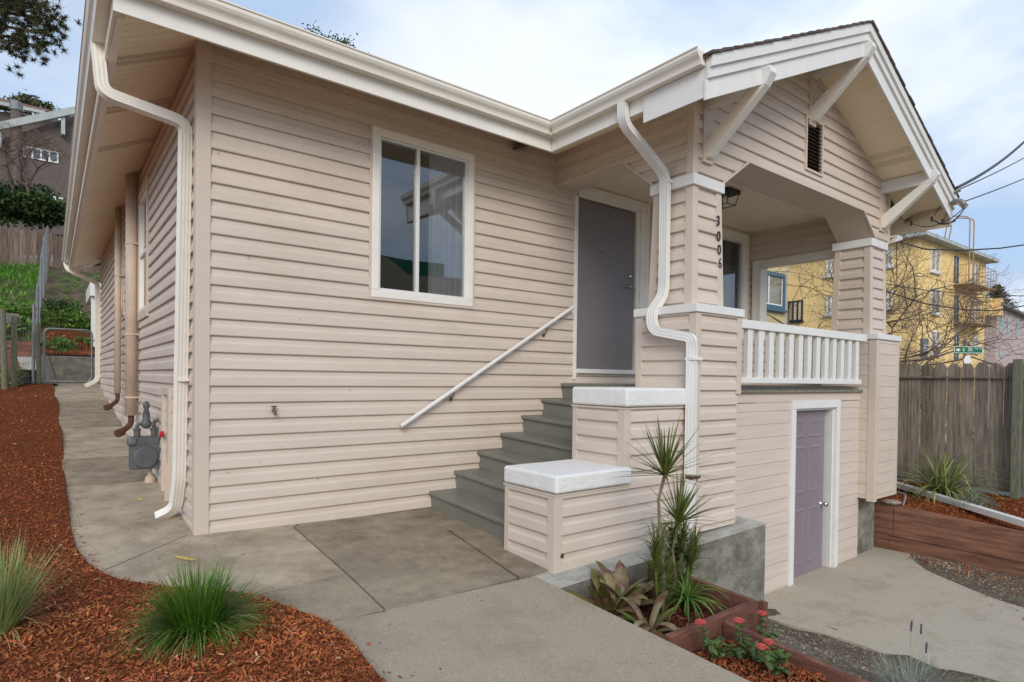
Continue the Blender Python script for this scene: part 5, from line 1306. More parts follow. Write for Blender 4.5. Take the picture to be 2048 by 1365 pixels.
# chain-link up the hill
def hz(x, y):
    P_ = [(12, 1.0), (13.3, 1.0), (13.301, 1.655), (14, 1.78), (15, 2.2), (17, 3.25), (19, 4.1), (22, 4.9), (26, 5.9), (60, 9)]
    if y <= 12: return 1.0
    for (p, zp), (q, zq) in zip(P_, P_[1:]):
        if y <= q: z = zp+(zq-zp)*(y-p)/(q-p); break
    k = max(0, min(1, (y-13.6)))
    return z+k*(.06*math.sin(x*2+y)+.04*math.sin(x*5.1-y*3))
cl = thing('chain_link_fence', 'galvanised chain-link fence climbing the slope above the gate', 'fence', (-1.05, 12.2, 1))
def clp(t): y = 12.1+9.3*t; x = -1.22+.22*t; return x, y
b = MB(); N_ = 60
for k in range(N_):
    for s in (-1, 1):
        pts = []
        for q in range(13):
            t = k/N_+s*q/12*.085
            if t < 0 or t > 1: continue
            x, y = clp(t); z = max(hz(x, y)-.1, 1.0+.0)+q/12*1.75; pts.append((x, y, z))
        if len(pts) > 1: b.tube(pts, .004, 3, caps=False)
b.build('chain_mesh', 'galv', cl); b = MB()
for t in (0, .2, .42, .64, .86): x, y = clp(t); z = max(hz(x, y)-.1, 1); b.tube([(x, y, z-.2), (x, y, z+1.8)], .028, 8)
b.tube([(*clp(t/20), max(hz(*clp(t/20))-.1, 1)+1.74) for t in range(21)], .016, 6); b.build('fence_posts', 'galv', cl)
# concrete wall behind the gate
lw = thing('concrete_garden_wall', 'low grey concrete retaining wall behind the gate', 'retaining wall', (0, 13.2, 1))
w0 = Y(92, 712, 13.25); w1 = Y(212, 712, 13.25)
MB().prism([(w0.x+.25, 13.25, .9), (1.6, 13.25, .9), (1.6, 13.25, w0.z), (w0.x+.05, 13.25, w0.z)], (0, .2, 0)).build('wall', 'conc_wall', lw, bevel=.01)
MB().prism([(w0.x-.02, 12.6, .9), (w0.x+.24, 13.25, .9), (w0.x+.04, 13.25, w0.z), (w0.x-.22, 12.9, w0.z-.02)], (-.32, 0, 0)).build('wing_wall', 'conc_ledge', lw)
grid('hillside', lin(-40, 30, 120), [13.27, 13.301]+lin(13.4, 26, 60)+lin(27, 60, 20), lambda x, y: hz(x, y) if y > 13.29 else .9, 'hill')
grid('lower_yard', lin(-40, -.78, 60), lin(11.9, 13.29, 6), lambda x, y: 1.0+.02*math.sin(x*3), 'soil')
grid('left_yard', lin(-40, -8.9, 20), lin(-10, 13.6, 20), lambda x, y: gy(min(y, 12)), 'ground')
mh = MB()
grid('upper_mulch', lin(-1.0, 3, 20), lin(13.36, 15.2, 8), lambda x, y: hz(x, y)+.04, 'soil')
chips('upper_mulch_chips', 1500, lambda n, g: [(g.uniform(-1, 1.2), g.uniform(13.4, 15.0)) for _ in range(n)], lambda x, y: hz(x, y)+.05, 'chips', .03, .08, seed=31)
p = Y(127, 690, 14.0); shrub('lavender_bush', 'round grey-green bush on the mulch above the concrete wall', 'shrub', Vector((p.x, 14, hz(p.x, 14)+.22)), (.36, .36, .26), 1800, .06, 'bushl', 41)
p = Y(172, 692, 14.4); shrub('small_bush', 'smaller tufted bush right of the round one above the wall', 'shrub', Vector((p.x, 14.4, hz(p.x, 14.4)+.12)), (.26, .26, .16), 600, .06, 'bushl', 42)
p = Y(140, 660, 15.4); shrub('leafy_shrub', 'loose green shrub at the foot of the brown slope', 'shrub', Vector((p.x+.1, 15.4, hz(p.x, 15.4)+.25)), (1.0, .4, .35), 1500, .10, 'bushl', 43)
p = Y(115, 640, 15.8); shrub('leafy_shrub', 'dark shrub climbing beside the chain-link fence', 'shrub', Vector((p.x, 15.8, hz(p.x, 15.8)+.35)), (.5, .5, .5), 900, .09, 'bush', 44)
# grass on the left slope
b = MB(); g = np.random.default_rng(8)
for _ in range(9000):
    x = g.uniform(-5.5, -.95); y = 14+8.6*g.random()**.8
    if x > -1.25+.0*(y-12)+.03*(y-14): continue
    leafblade(b, (x, y, hz(x, y)), g.uniform(0, 6.28), g.uniform(.6, 1.4), g.uniform(.08, .26), .03, .6, n=2)
o = b.build('slope_grass', 'grass'); o['kind'] = 'stuff'
b = MB(); leafcloud(b, (-2.3, 15.6, 2.7), (1.3, 1.0, .6), 4200, .16, 12); leafcloud(b, (-3.8, 15.3, 2.5), (1.5, .8, .6), 2500, .16, 13); o = b.build('nasturtium_patch', 'bushl'); tag(o, 'bright green leafy ground cover spilling down the left slope', 'ground cover', kind='stuff')
b = MB(); leafcloud(b, (-2.3, 14.4, 1.8), (1.0, .5, .4), 2400, .13, 14); o = b.build('dark_ground_cover', 'bush'); tag(o, 'darker leafy growth behind the wire fence', 'ground cover', kind='stuff')
b = MB()
for _ in range(260):
    x = g.uniform(-.6, 1.6); y = g.uniform(15.5, 21.5); leafcloud(b, (x, y, hz(x, y)+.03), (.12, .12, .06), 8, .07, int(g.integers(1e6)))
o = b.build('slope_weeds', 'grass'); o['kind'] = 'stuff'
# brown board wall behind wire
c0_ = Y(14, 738, 12.9); c1_ = Y(72, 660, 12.9)
bw_ = MB(); 
for k in range(5): z = 1.0+k*.2; bw_.box(c0_.x-.6, c1_.x+.04, 12.88+.004*k, 12.93+.004*k, z, z+.19)
tag(bw_.build('plank_wall', 'redwood_old'), 'red-brown plank garden wall behind the wire fence', 'retaining wall')
o = MB().lathe((Y(52, 745, 12.3).x, 12.3, .98), [(.10, 0), (.17, .02), (.2, .30), (.215, .32), (.20, .33), (.17, .28)], 18).build('plant_pot', 'black'); tag(o, 'black plastic plant pot behind the wire fence', 'plant pot')
c = (Y(20, 760, 11.6).x, 11.6, 1.0); shrub('yellow_weed', 'yellow-green weedy plant at the foot of the left fence post', 'plant', Vector((c[0]-.05, 11.6, 1.18)), (.28, .2, .28), 420, .10, 'fleaf', 45)
clump('wild_grass', 'tuft of wild green grass in front of the plank wall', (Y(40, 728, 12.6).x, 12.6, 1.0), 260, (.15, .42), .012, (.5, 1.5), (.2, .9), 'bushl', seed=19, spread=.3)
# white shed right of path end
s0 = Y(182, 690, 13.9); s1 = Y(182, 566, 13.9)
sh = thing('white_shed', 'white clapboard shed corner at the end of the side path', 'shed', (s0.x, 13.9, hz(s0.x, 13.9)))
sb = MB(); siding(sb, (s0.x+.12, 13.9, 0), (1, 0, 0), (0, -1, 0), 1.6, s1.z-.4, lambda z: [(0, 2.5)], .16, prof=FLAT); sb.box(s0.x+.12, s0.x+2.6, 13.91, 16, 1.9, s1.z-.4); sb.build('wall', 'signw', sh)
MB().box(s0.x, s0.x+.12, 13.86, 13.99, 1.95, s1.z-.05).build('corner_board', 'signw', sh); MB().box(s0.x-.03, s0.x+2.7, 13.75, 16.1, s1.z-.35, s1.z).build('roof_edge', 'signw', sh)
# dark timber steps near shed
tb = MB()
for k in range(6): tb.box(.05+k*.12, 1.1+k*.05, 16.5+k*.5, 16.6+k*.5, hz(.5, 16.5+k*.5), hz(.5, 16.5+k*.5)+.24)
tag(tb.build('timber_terrace', 'fence_br'), 'dark timber terrace boards on the brown slope', 'retaining wall')
# brown hill fence
hf = thing('hilltop_fence', 'tall reddish-brown board fence along the top of the left slope', 'fence', (-3, 22.4, 5))
g = random.Random(6); FA = Vector((-9.5, 21.4, 0)); FB = Vector((1.8, 23.4, 0)); n = 72
zA = W(0, 440, 'Y', 22).z; 
for k in range(n):
    p = FA.lerp(FB, k/n); q = FA.lerp(FB, (k+.96)/n); zt_ = 6.62-.004*k+g.uniform(-.03, .03); zb2 = hz(p.x, p.y)-.2
    b = MB(); b.prism([(p.x, p.y, zb2), (q.x, q.y, zb2), (q.x, q.y, zt_-.05), (q.x-.03, q.y, zt_), (p.x+.03, p.y, zt_), (p.x, p.y, zt_-.05)], (0, .03, 0)); b.build('fence_board', 'fence_br', hf)
# ivy hedge behind fence, bare bushes, brown house
for k, (px, py, rx, rz_, lb) in enumerate(((25, 410, 2.2, .9, 'dark ivy mound behind the hilltop fence at the far left edge'), (95, 425, 2.0, .55, 'dark ivy mound behind the hilltop fence next to the gutter'))):
    p = W(px, py, 'Y', 24.6); shrub('ivy_mound', lb, 'shrub', Vector((p.x, 24.6, p.z)), (rx, .9, rz_), 3800, .20, 'bush', 60+k)
baretree('bare_tree', 'bare shrubby tree in front of the brown shingled house', tuple(W(70, 430, 'Y', 24.2)), 4.2, 17, depth=7, r0=.07, spread=1.1, trunk_h=.26)
baretree('bare_tree', 'thin bare tree at the left photo edge before the shingled house', tuple(W(14, 420, 'Y', 24.4)), 3.6, 23, depth=7, r0=.05, spread=1.1, trunk_h=.26)
YH = 30
def bh(px, py): return W(px, py, 'Y', YH)
bh_ = thing('brown_shingled_house', 'brown shingled neighbour house with pale grey sloping roof edge', 'house', (-4, YH, 6))
q = [bh(-60, 470), bh(175, 470), bh(175, 222), bh(-60, 300)]
MB().prism([(v.x, YH, v.z) for v in q], (0, 6, 0)).build('wall', 'brshingle', bh_)
q = [bh(-80, 268), bh(180, 214), bh(180, 228), bh(-80, 284)]
MB().prism([(v.x, YH-.5, v.z) for v in q], (0, .2, 0)).build('fascia_board', 'grtrim', bh_)
q0 = bh(122, 238); q1 = bh(130, 275); MB().box(q0.x, q1.x, YH-.4, YH, q1.z, q0.z).build('roof_bracket', 'grtrim', bh_)
q0 = bh(-4, 258); q1 = bh(4, 300); MB().box(q0.x, q1.x, YH-.4, YH, q1.z, q0.z).build('roof_bracket', 'grtrim', bh_)
b = MB(); q0 = bh(33, 225); b.tube([(q0.x, YH-.2, bh(33, 400).z), (q0.x, YH-.2, q0.z)], .20, 12); b.build('stove_pipe', 'brshingle', bh_); MB().lathe((q0.x, YH-.2, q0.z), [(.24, 0), (.24, .3), (.2, .32), (.2, .4)], 12).build('pipe_cap', 'galv', bh_)
def winflat(par, x0, x1, z0, z1, y, nm='window', cols=2, fr='signw', dy=-1, t=.06, gl='glassb'):
    b = MB(); ya, yb = sorted((y, y+dy*.06)); 
    b.box(x0, x1, ya, yb, z1-t, z1).box(x0, x1, ya, yb, z0, z0+t)
    for k in range(cols+1): xx = x0+(x1-x0-t)*k/cols; b.box(xx, xx+t, ya+.002, yb-.002, z0+t, z1-t)
    o = b.build(nm, fr, par); b = MB(); yy = y+dy*.02; b.poly([(x0, yy, z0), (x1, yy, z0), (x1, yy, z1), (x0, yy, z1)]); b.build('pane', gl, o); return o
q0 = bh(46, 292); q1 = bh(117, 328); winflat(bh_, q0.x, q1.x, q1.z, q0.z, YH, cols=4)
q0 = bh(96, 392); q1 = bh(126, 430); winflat(bh_, q0.x, q1.x, q1.z, q0.z, YH, cols=2)
b = MB(); b.poly([tuple(bh(-60, 300)), tuple(bh(175, 222)), tuple(bh(175, 222)+Vector((0, .0, 0))), tuple(bh(-60, 470))])
YU = 36
def bu(px, py): return W(px, py, 'Y', YU)
uh = thing('upper_house', 'house with red-brown shingle roof rising behind the brown shingled one', 'house', (-8, YU, 10))
q = [bu(-60, 300), bu(115, 300), bu(115, 238), bu(-60, 215)]; MB().prism([(v.x, YU, v.z) for v in q], (0, 5, 0)).build('wall', 'brshingle', uh)
q = [bu(-60, 205), bu(90, 236), bu(90, 230), bu(-60, 198)]; MB().prism([(v.x, YU-.6, v.z) for v in q], (0, .2, 0)).build('fascia_board', 'grtrim', uh)
q = [bu(-60, 198), bu(90, 231), bu(103, 217), bu(-60, 178)]; b = MB(); b.poly([(q[0].x, YU-.6, q[0].z), (q[1].x, YU-.6, q[1].z), (q[2].x, YU+3.2, q[2].z+1.0), (q[3].x, YU+3.2, q[3].z+1.0)]); b.build('roof', 'roofbr', uh)
q0 = bu(38, 226); q1 = bu(84, 246); winflat(uh, q0.x, q1.x, q1.z, q0.z, YU, cols=3)
# far trees left and over the roof
p = W(35, 198, 'Y', 44); shrub('distant_tree', 'flat-topped distant tree above the red-brown roof', 'tree', p+Vector((0, 0, -.35)), (2.0, 2, .55), 1100, .30, 'pine', 71, trunk=8)
p = W(115, 222, 'Y', 44); shrub('distant_tree', 'small distant tree crown touching the gutter at left', 'tree', p, (.8, 1, .5), 500, .3, 'pine', 72, trunk=8)
p = W(650, 88, 'Y', 22); shrub('roadside_tree', 'green tree tops peeking over the main gutter at left', 'tree', p+Vector((0, 0, -.75)), (1.7, 1.6, .95), 5200, .16, 'bush', 73, trunk=1)
p = W(718, 112, 'Y', 22); shrub('roadside_tree', 'lighter tree top peeking over the main gutter at right', 'tree', p+Vector((.1, 0, -.75)), (.9, 1.0, .95), 2600, .16, 'bushl', 74, trunk=1)
# big pine top-left
pc = W(20, 40, 'Y', 16); pt_ = thing('pine_tree', 'large pine branch of dense needles hanging in the top left corner', 'tree', (pc.x-3, 16, 2.5))
b = MB(); g = np.random.default_rng(3); s = MB()
s.tube([(pc.x-3.2, 16, 1.5), (pc.x-3.0, 16, pc.z-2), (pc.x-2.8, 16, pc.z+4)], [.35, .3, .2], 12)
for (px, py, n) in ((20, 20, 34), (70, 25, 30), (95, 65, 26), (40, 75, 26), (10, 60, 22), (60, -10, 30), (5, 105, 12), (110, 40, 14), (0, 0, 26), (75, 90, 14), (-40, 30, 40), (30, -60, 60)):
    c = W(px, py, 'Y', 16); s.tube([(pc.x-2.9, 16, c.z-.6), (c.x-.4, 16, c.z-.1), (c.x, 16, c.z)], [.07, .04, .015], 5)
    for _ in range(int(n*1.6)):
        q = np.array(c)+g.normal(0, 1, 3)*np.array((.26, .5, .17))
        for k in range(44):
            d = g.normal(0, 1, 3); d /= np.linalg.norm(d); w_ = np.cross(d, g.normal(0, 1, 3)); w_ /= np.linalg.norm(w_); L_ = g.uniform(.09, .2); b.poly([q-w_*.012, q+d*L_, q+w_*.012])
b.build('crown', 'pine', pt_); s.build('trunk', 'stem', pt_)
# ------------------------------------------------------------------ right background
street = grid('street', lin(11, 60, 10), lin(-30, 60, 10), lambda x, y: -1.5, 'asphalt')
ZE = 7.6
def yb_at(px, py): return W(px, py, 'Z', ZE)
cor = yb_at(1838, 476); rt = yb_at(1972, 526)
lfd = yb_at(1776, 490)
e1 = (rt-cor); L1 = e1.length; e1.normalize(); perp = Vector((-e1.y, e1.x, 0))
e2 = (lfd-cor); e2.z = 0; e2.normalize()
# make the two faces square to each other
e2 = perp if perp.dot(e2) > 0 else -perp
yh = thing('yellow_apartment_building', 'three-storey yellow stucco apartment building with grey hip roof and fire escape', 'building', (cor.x, cor.y, -1.5))
def face_pt(o_, u_, s, z): return (o_.x+u_.x*s, o_.y+u_.y*s, z)
L2 = 24.
b = MB(); P = [cor, cor+e1*L1, cor+e1*L1+e2*L2, cor+e2*L2]
b.prism([(p.x, p.y, -1.5) for p in P], (0, 0, ZE+1.5)); b.build('wall', 'ystucco', yh)
b = MB(); ov = .45
Q_ = [cor-e1*ov-e2*ov, cor+e1*(L1+ov)-e2*ov, cor+e1*(L1+ov)+e2*(L2+ov), cor-e1*ov+e2*(L2+ov)]
b.prism([(p.x, p.y, ZE) for p in Q_], (0, 0, .14)); b.build('eave', 'grtrim', yh)
b = MB(); rdg0 = cor+e1*(L1/2)+e2*(L1/2); rdg1 = cor+e1*(L1/2)+e2*(L2-L1/2); zr_ = ZE+.14; rh = .28*L1/2+.9
R0 = (rdg0.x, rdg0.y, zr_+rh); R1 = (rdg1.x, rdg1.y, zr_+rh); q = [(p.x, p.y, zr_+.01) for p in Q_]
b.poly([q[0], q[1], R0]); b.poly([q[1], q[2], R1, R0]); b.poly([q[2], q[3], R1]); b.poly([q[3], q[0], R0, R1]); b.build('roof', 'roofgr', yh)
nr = -(e2) ; nl = -(e1)   # outward normals of right face and left face
def fwin(u_, nrm, px0, px1, py0, py1, name='window', cols=2, fr='signw', door=False, gl='glassb', t=.07, sill=True):
    # intersect ray with vertical face through cor with normal nrm
    def hit(px, py):
        w = ray(px, py); den = w.dot(nrm); tt = (cor-CC).dot(nrm)/den; return CC+w*tt
    p = hit(px0, (py0+py1)/2); r_ = hit(px1, (py0+py1)/2); pt1 = hit((px0+px1)/2, py0); pb1 = hit((px0+px1)/2, py1)
    s0 = (p-cor).dot(u_); s1 = (r_-cor).dot(u_); s0, s1 = sorted((s0, s1)); z1, z0 = pt1.z, pb1.z
    def Bx(b, sa, sb_, za, zb2, n0, n1):
        o_ = [cor+u_*sa+nrm*n0, cor+u_*sb_+nrm*n0, cor+u_*sb_+nrm*n1, cor+u_*sa+nrm*n1]; b.hexa([(v.x, v.y, za) for v in o_], [(v.x, v.y, zb2) for v in o_])
    b = MB(); Bx(b, s0, s1, z1-t, z1, .0, .06); Bx(b, s0, s1, z0, z0+t, 0, .06)
    for k in range(cols+1): ss = s0+(s1-s0-t)*k/cols; Bx(b, ss, ss+t, z0+t, z1-t, .0, .055)
    if sill: Bx(b, s0-.06, s1+.06, z0-.08, z0-.002, 0, .12)
    o = b.build(name, fr, yh); b = MB(); v = [cor+u_*s0+nrm*.02, cor+u_*s1+nrm*.02]; b.poly([(v[0].x, v[0].y, z0), (v[1].x, v[1].y, z0), (v[1].x, v[1].y, z1), (v[0].x, v[0].y, z1)]); b.build('pane', gl, o)
    return s0, s1, z0, z1
for r_ in ((498, 545), (578, 628), (663, 710)): fwin(e1, nr, 1860, 1878, *r_)
for r_ in ((513, 566), (591, 646)): fwin(e1, nr, 1908, 1915, *r_, name='balcony_door', cols=1, fr='bluetrim', sill=False)
fwin(e1, nr, 1908, 1915, 668, 720, name='entrance_door', cols=1, fr='bluetrim', sill=False)
for r_ in ((527, 570), (601, 643), (675, 705)): fwin(e1, nr, 1941, 1955, *r_)
for r_ in ((496, 534), (581, 617)): fwin(e2, nl, 1766, 1786, *r_, cols=2, fr='signw')
for r_ in ((520, 552), (592, 630)): fwin(e2, nl, 1653, 1672, *r_, cols=2, fr='signw')
fwin(e2, nl, 1576, 1606, 602, 643, cols=3, fr='black')
# fire escape
def hitr(px, py, out=0):
    w = ray(px, py); q = cor+nr*out; tt = (q-CC).dot(nr)/w.dot(nr); return CC+w*tt
fe = MB()
for (py, pyt) in ((572, 545), (648, 622)):
    pL = hitr(1906, py); s0 = (pL-cor).dot(e1); pR = hitr(1953, py); s1 = (pR-cor).dot(e1); z = pL.z
    def Pt(s, n_, zz): v = cor+e1*s+nr*n_; return (v.x, v.y, zz)
    fe.hexa([Pt(s0, 0, z), Pt(s1, 0, z), Pt(s1, .8, z), Pt(s0, .8, z)], [Pt(s0, 0, z+.06), Pt(s1, 0, z+.06), Pt(s1, .8, z+.06), Pt(s0, .8, z+.06)])
    for hh in (.45, .95): fe.tube([Pt(s0, 0, z+hh), Pt(s0, .8, z+hh), Pt(s1, .8, z+hh), Pt(s1, 0, z+hh)], .016, 4)
    for k in range(9): ss = s0+(s1-s0)*k/8; fe.tube([Pt(ss, .8, z), Pt(ss, .8, z+.95)], .010, 4)
    for k in range(3): fe.tube([Pt(s0, k*.5, z), Pt(s0, k*.5, z+.95)], .014, 4); fe.tube([Pt(s0+.2+k*.9, 0, z-.5), Pt(s0+.2+k*.9, .9, z)], .02, 4)
    if py == 572: zt1 = z; sA, sB = s0, s1
    else: zt2 = z
for dn in (.35, .85): fe.tube([Pt(sA+(sB-sA)*.35, dn, zt2+.05), Pt(sA+(sB-sA)*.62, dn, zt1)], .025, 4)
for k in range(9):
    t = (k+.5)/9; fe.tube([Pt(sA+(sB-sA)*(.35+.27*t), .35, zt2+.05+(zt1-zt2)*t), Pt(sA+(sB-sA)*(.35+.27*t), .85, zt2+.05+(zt1-zt2)*t)], .018, 4)
for s_ in (sA+.35*(sB-sA)-.9, sA+.35*(sB-sA)-.35):
    for off_ in (.55,): fe.tube(fillet([Pt(s_, off_, zt1), Pt(s_, off_, ZE+1.55), Pt(s_, -.3, ZE+1.75), Pt(s_, -.5, ZE+.4)], .25), .028, 5)
fe.build('fire_escape', 'escape', yh)
# notice board on the corner: "1997"
q = hitr(1850, 697, .05); up_ = Vector((0, 0, 1))
M4 = Matrix((e1, up_, nr)).transposed().to_4x4(); M4.translation = q
if e1.cross(up_).dot(nr) < 0: M4 = Matrix((-e1, up_, nr)).transposed().to_4x4(); M4.translation = q
sgb = MB(); 
def Pq(a_, z_, n_): v = q+e1*a_+nr*n_; return (v.x, v.y, q.z+z_)
sgb.hexa([Pq(-.42, -.42, -.04), Pq(.42, -.42, -.04), Pq(.42, -.42, -.01), Pq(-.42, -.42, -.01)], [Pq(-.42, .42, -.04), Pq(.42, .42, -.04), Pq(.42, .42, -.01), Pq(-.42, .42, -.01)])
nb = sgb.build('number_sign', 'galv', yh); tx_ = text_mesh('1997', .42, 'sign_numerals', 'signw', nb, M4, .004)
# street sign
DS = 11.0
ss_ = WD(1930, 700, DS); sg = thing('street_sign', 'green street name sign reading E 30TH on a grey pole', 'sign', (ss_.x, ss_.y, -1.5))
ex = CR.copy(); ex.z = 0; ex.normalize(); ez_ = Vector((0, 0, 1)); en = ex.cross(ez_)   # faces viewer
mpx = DS/CAMP['f']
def SP(px, py, n_=0):
    v = ss_+ex*((px-1930)*mpx)+ez_*(-(py-700)*mpx*1.0)+en*n_; return v
b = MB(); wv = SP(1908, 694), SP(1964, 694), SP(1964, 706.5), SP(1908, 706.5)
tl = .035
b.prism([tuple(wv[0]-en*.01+ez_*-.02), tuple(wv[1]-en*.01+ez_*.0), tuple(wv[2]-en*.01), tuple(wv[3]-en*.01+ez_*-.02)], tuple(en*.02)); sgo = b.build('sign_panel', 'green', sg)
fr2 = MB()
for a_, c_ in zip(wv, wv[1:]+wv[:1]):
    fr2.tube([tuple(a_+en*.012), tuple(c_+en*.012)], .006, 4)
fr2.build('sign_border', 'signw', sgo)
def TM(px, py): m4 = Matrix((ex, ez_, en)).transposed().to_4x4(); m4.translation = SP(px, py, .016); return m4
text_mesh('E', 9*mpx, 'lettering', 'signw', sgo, TM(1926, 700.5), .003); text_mesh('30', 10*mpx, 'lettering', 'signw', sgo, TM(1938.5, 700), .003); text_mesh('TH', 5*mpx, 'lettering', 'signw', sgo, TM(1951, 698), .003); text_mesh('ST', 5*mpx, 'lettering', 'signw', sgo, TM(1959.5, 698), .003)
b = MB(); cc = SP(1915, 702.3, .016); n = 10; b.poly([tuple(cc+ex*math.cos(math.pi*k/n)*.040+ez_*math.sin(math.pi*k/n)*.042) for k in range(n+1)]); b.prism([tuple(cc-ex*.006), tuple(cc+ex*.006), tuple(cc+ex*.006-ez_*.018), tuple(cc-ex*.006-ez_*.018)], tuple(en*.003)); b.build('tree_emblem', 'signw', sgo)
b = MB(); pb_ = SP(1933, 700, -.03); b.tube([(pb_.x, pb_.y, -1.5), (pb_.x, pb_.y, SP(1933, 680).z)], .03, 8); b.build('pole', 'galv', sg)
b = MB(); v = [SP(1926, 728, .0), SP(1931, 713, 0), SP(1939, 728, 0), SP(1934, 745, 0)]; v = [SP(1925, 720, .02), SP(1930, 712, .02), SP(1938, 712, .02), SP(1941, 722, .02), SP(1936, 735, .02), SP(1930, 738, .02)]; b.prism([tuple(p) for p in v], tuple(en*.01)); b.build('lower_sign', 'signw', sg)
# pale pink house further right
pk = thing('pink_house', 'pale pink stucco building with grey roof behind the yellow one', 'building', (60, 10, 0))
DP = 34; ZPK = 6.3
pB = W(1992, 612, 'Z', ZPK); pC0 = W(2048, 637, 'Z', ZPK); pC = pB+(pC0-pB)*2.4
dd_ = (pC-pB).normalized(); pp_ = Vector((-dd_.y, dd_.x, 0)); pp_ = pp_ if pp_.dot(CF) > 0 else -pp_
pA = pB+pp_*4
def wallq(a_, c_, z0, z1, m_, nm, thick=.3):
    d = (Vector((c_.x, c_.y, 0))-Vector((a_.x, a_.y, 0))).normalized(); n_ = Vector((-d.y, d.x, 0)); 
    if n_.dot(CF) < 0: n_ = -n_
    return MB().prism([(a_.x, a_.y, z0), (c_.x, c_.y, z0), (c_.x, c_.y, z1), (a_.x, a_.y, z1)], tuple(n_*thick)).build(nm, m_, pk)
zt_ = pB.z; MB().prism([(p.x, p.y, -1.5) for p in (pB, pC, pC+pp_*10, pB+pp_*10)], (0, 0, zt_+1.49)).build('wall', 'pstucco', pk)
d = dd_; n_ = -pp_
b = MB()
v = [pB+n_*.4-d*.4, pC+n_*.4, pC-n_*10, pB-n_*10-d*.4]
b.hexa([(p.x, p.y, zt_) for p in v], [(p.x, p.y, zt_+.14) for p in v]); b.build('roof', 'roofgr', pk)
rr_ = MB(); m0 = pB-n_*5+d*3; m1 = pC-n_*5; rr_.poly([(v[0].x, v[0].y, zt_+.141), (v[1].x, v[1].y, zt_+.141), (m1.x, m1.y, zt_+1.6), (m0.x, m0.y, zt_+1.6)]); rr_.poly([(v[0].x, v[0].y, zt_+.141), (m0.x, m0.y, zt_+1.6), (v[3].x, v[3].y, zt_+.141)]); rr_.build('roof_slope', 'roofgr', pk)
for px in (1972, 1992):
    p = WD(px, 604, DP+4); MB().box(p.x-.3, p.x+.3, p.y-.3, p.y+.3, p.z-.9, p.z+.2).build('chimney', 'ystucco', pk)
def pwin(px0, px1, py0, py1):
    def hit(px, py): w = ray(px, py); tt = (pB+n_*.03-CC).dot(n_)/w.dot(n_); return CC+w*tt
    a_ = hit(px0, (py0+py1)/2); c_ = hit(px1, (py0+py1)/2); z1 = hit((px0+px1)/2, py0).z; z0 = hit((px0+px1)/2, py1).z
    s = (c_-a_); s.z = 0; o = MB().prism([(a_.x, a_.y, z0), (c_.x, c_.y, z0), (c_.x, c_.y, z1), (a_.x, a_.y, z1)], tuple(n_*.04)).build('window', 'glassb', pk)
    for t in (0, 1): q = a_+s*t; MB().tube([(q.x, q.y, z0), (q.x, q.y, z1)], .05, 4).build('window_frame', 'grtrim', o)
pwin(2001, 2008, 636, 668); pwin(2016, 2019, 636, 668); pwin(2033, 2038, 640, 676); pwin(2000, 2006, 703, 715)
# cream clapboard house seen through the porch opening
ch = thing('cream_house', 'cream clapboard house with blue-trimmed window seen through the porch opening', 'house', (0, 0, 0))
YC = 4.2
c_r = W(1572, 600, 'Y', YC); xl_ = c_r.x-6.5
cb_ = MB(); siding(cb_, (xl_, YC, 0), (1, 0, 0), (0, -1, 0), -1.5, 7.5, lambda z: [(0, c_r.x-xl_)], .19, prof=FLAT); cb_.box(xl_, c_r.x, YC+.01, YC+8, -1.5, 7.5); cb_.build('wall', 'cboards', ch)
MB().box(c_r.x-.0, c_r.x+.05, YC-.03, YC+.05, -1.5, 7.5).build('corner_trim', 'grtrim', ch)
w0_ = W(1512, 545, 'Y', YC); w1_ = W(1565, 622, 'Y', YC)
x0_, x1_ = sorted((w0_.x, w1_.x)); z1_, z0_ = w0_.z+.1, w1_.z; x0_ -= .25; t = .11
b = MB()
b.box(x0_, x1_, YC-.09, YC, z1_-t, z1_).box(x0_, x1_, YC-.09, YC, z0_, z0_+t).box(x0_, x0_+t, YC-.09, YC, z0_+t, z1_-t).box(x1_-t, x1_, YC-.09, YC, z0_+t, z1_-t).box(x0_-.08, x1_+.08, YC-.14, YC, z0_-.07, z0_-.001)
o = b.build('window', 'bluetrim', ch); b = MB(); xm_ = (x0_+x1_)/2; b.box(x0_+t, x1_-t, YC-.05, YC-.03, z0_+t, z0_+t+.05).box(xm_-.03, xm_+.03, YC-.05, YC-.03, z0_+t+.05, z1_-t).box(x0_+t, x0_+t+.04, YC-.05, YC-.03, z0_+t+.05, z1_-t).box(x1_-t-.04, x1_-t, YC-.05, YC-.03, z0_+t+.05, z1_-t); b.build('window_frame', 'signw', o)
b = MB(); b.poly([(x0_+t, YC-.035, z0_+t), (x1_-t, YC-.035, z0_+t), (x1_-t, YC-.035, z1_-t), (x0_+t, YC-.035, z1_-t)]); b.build('pane', 'glassb', o)
# bare trees on the right
baretree('bare_tree', 'bare tree spreading behind the board fence right of the porch pier', (13.6, -.6, -1.4), 3.9, 31, depth=7, r0=.075, spread=1.15, trunk_h=.24, ratio=(.66, .86))
baretree('bare_tree', 'bare tree rising behind the street sign', (16.8, -2.6, -1.5), 3.7, 37, depth=7, r0=.07, spread=1.1, trunk_h=.24, ratio=(.66, .86))
baretree('bare_tree', 'bare tree with knobbly limbs at the right photo edge', (15.6, -4.4, -1.5), 4.3, 41, depth=7, r0=.08, spread=1.05, trunk_h=.24, ratio=(.66, .86))
baretree('bare_tree', 'dense twiggy tree seen through the porch opening', (15.8, 2.2, -1.4), 9.5, 43, depth=9, r0=.10, spread=1.15, trunk_h=.24, ratio=(.66, .87))
baretree('bare_tree', 'second twiggy tree behind the porch opening, nearer the cream house', (16.4, 3.4, -1.4), 9.5, 53, depth=8, r0=.09, spread=1.15, trunk_h=.24, ratio=(.66, .87))
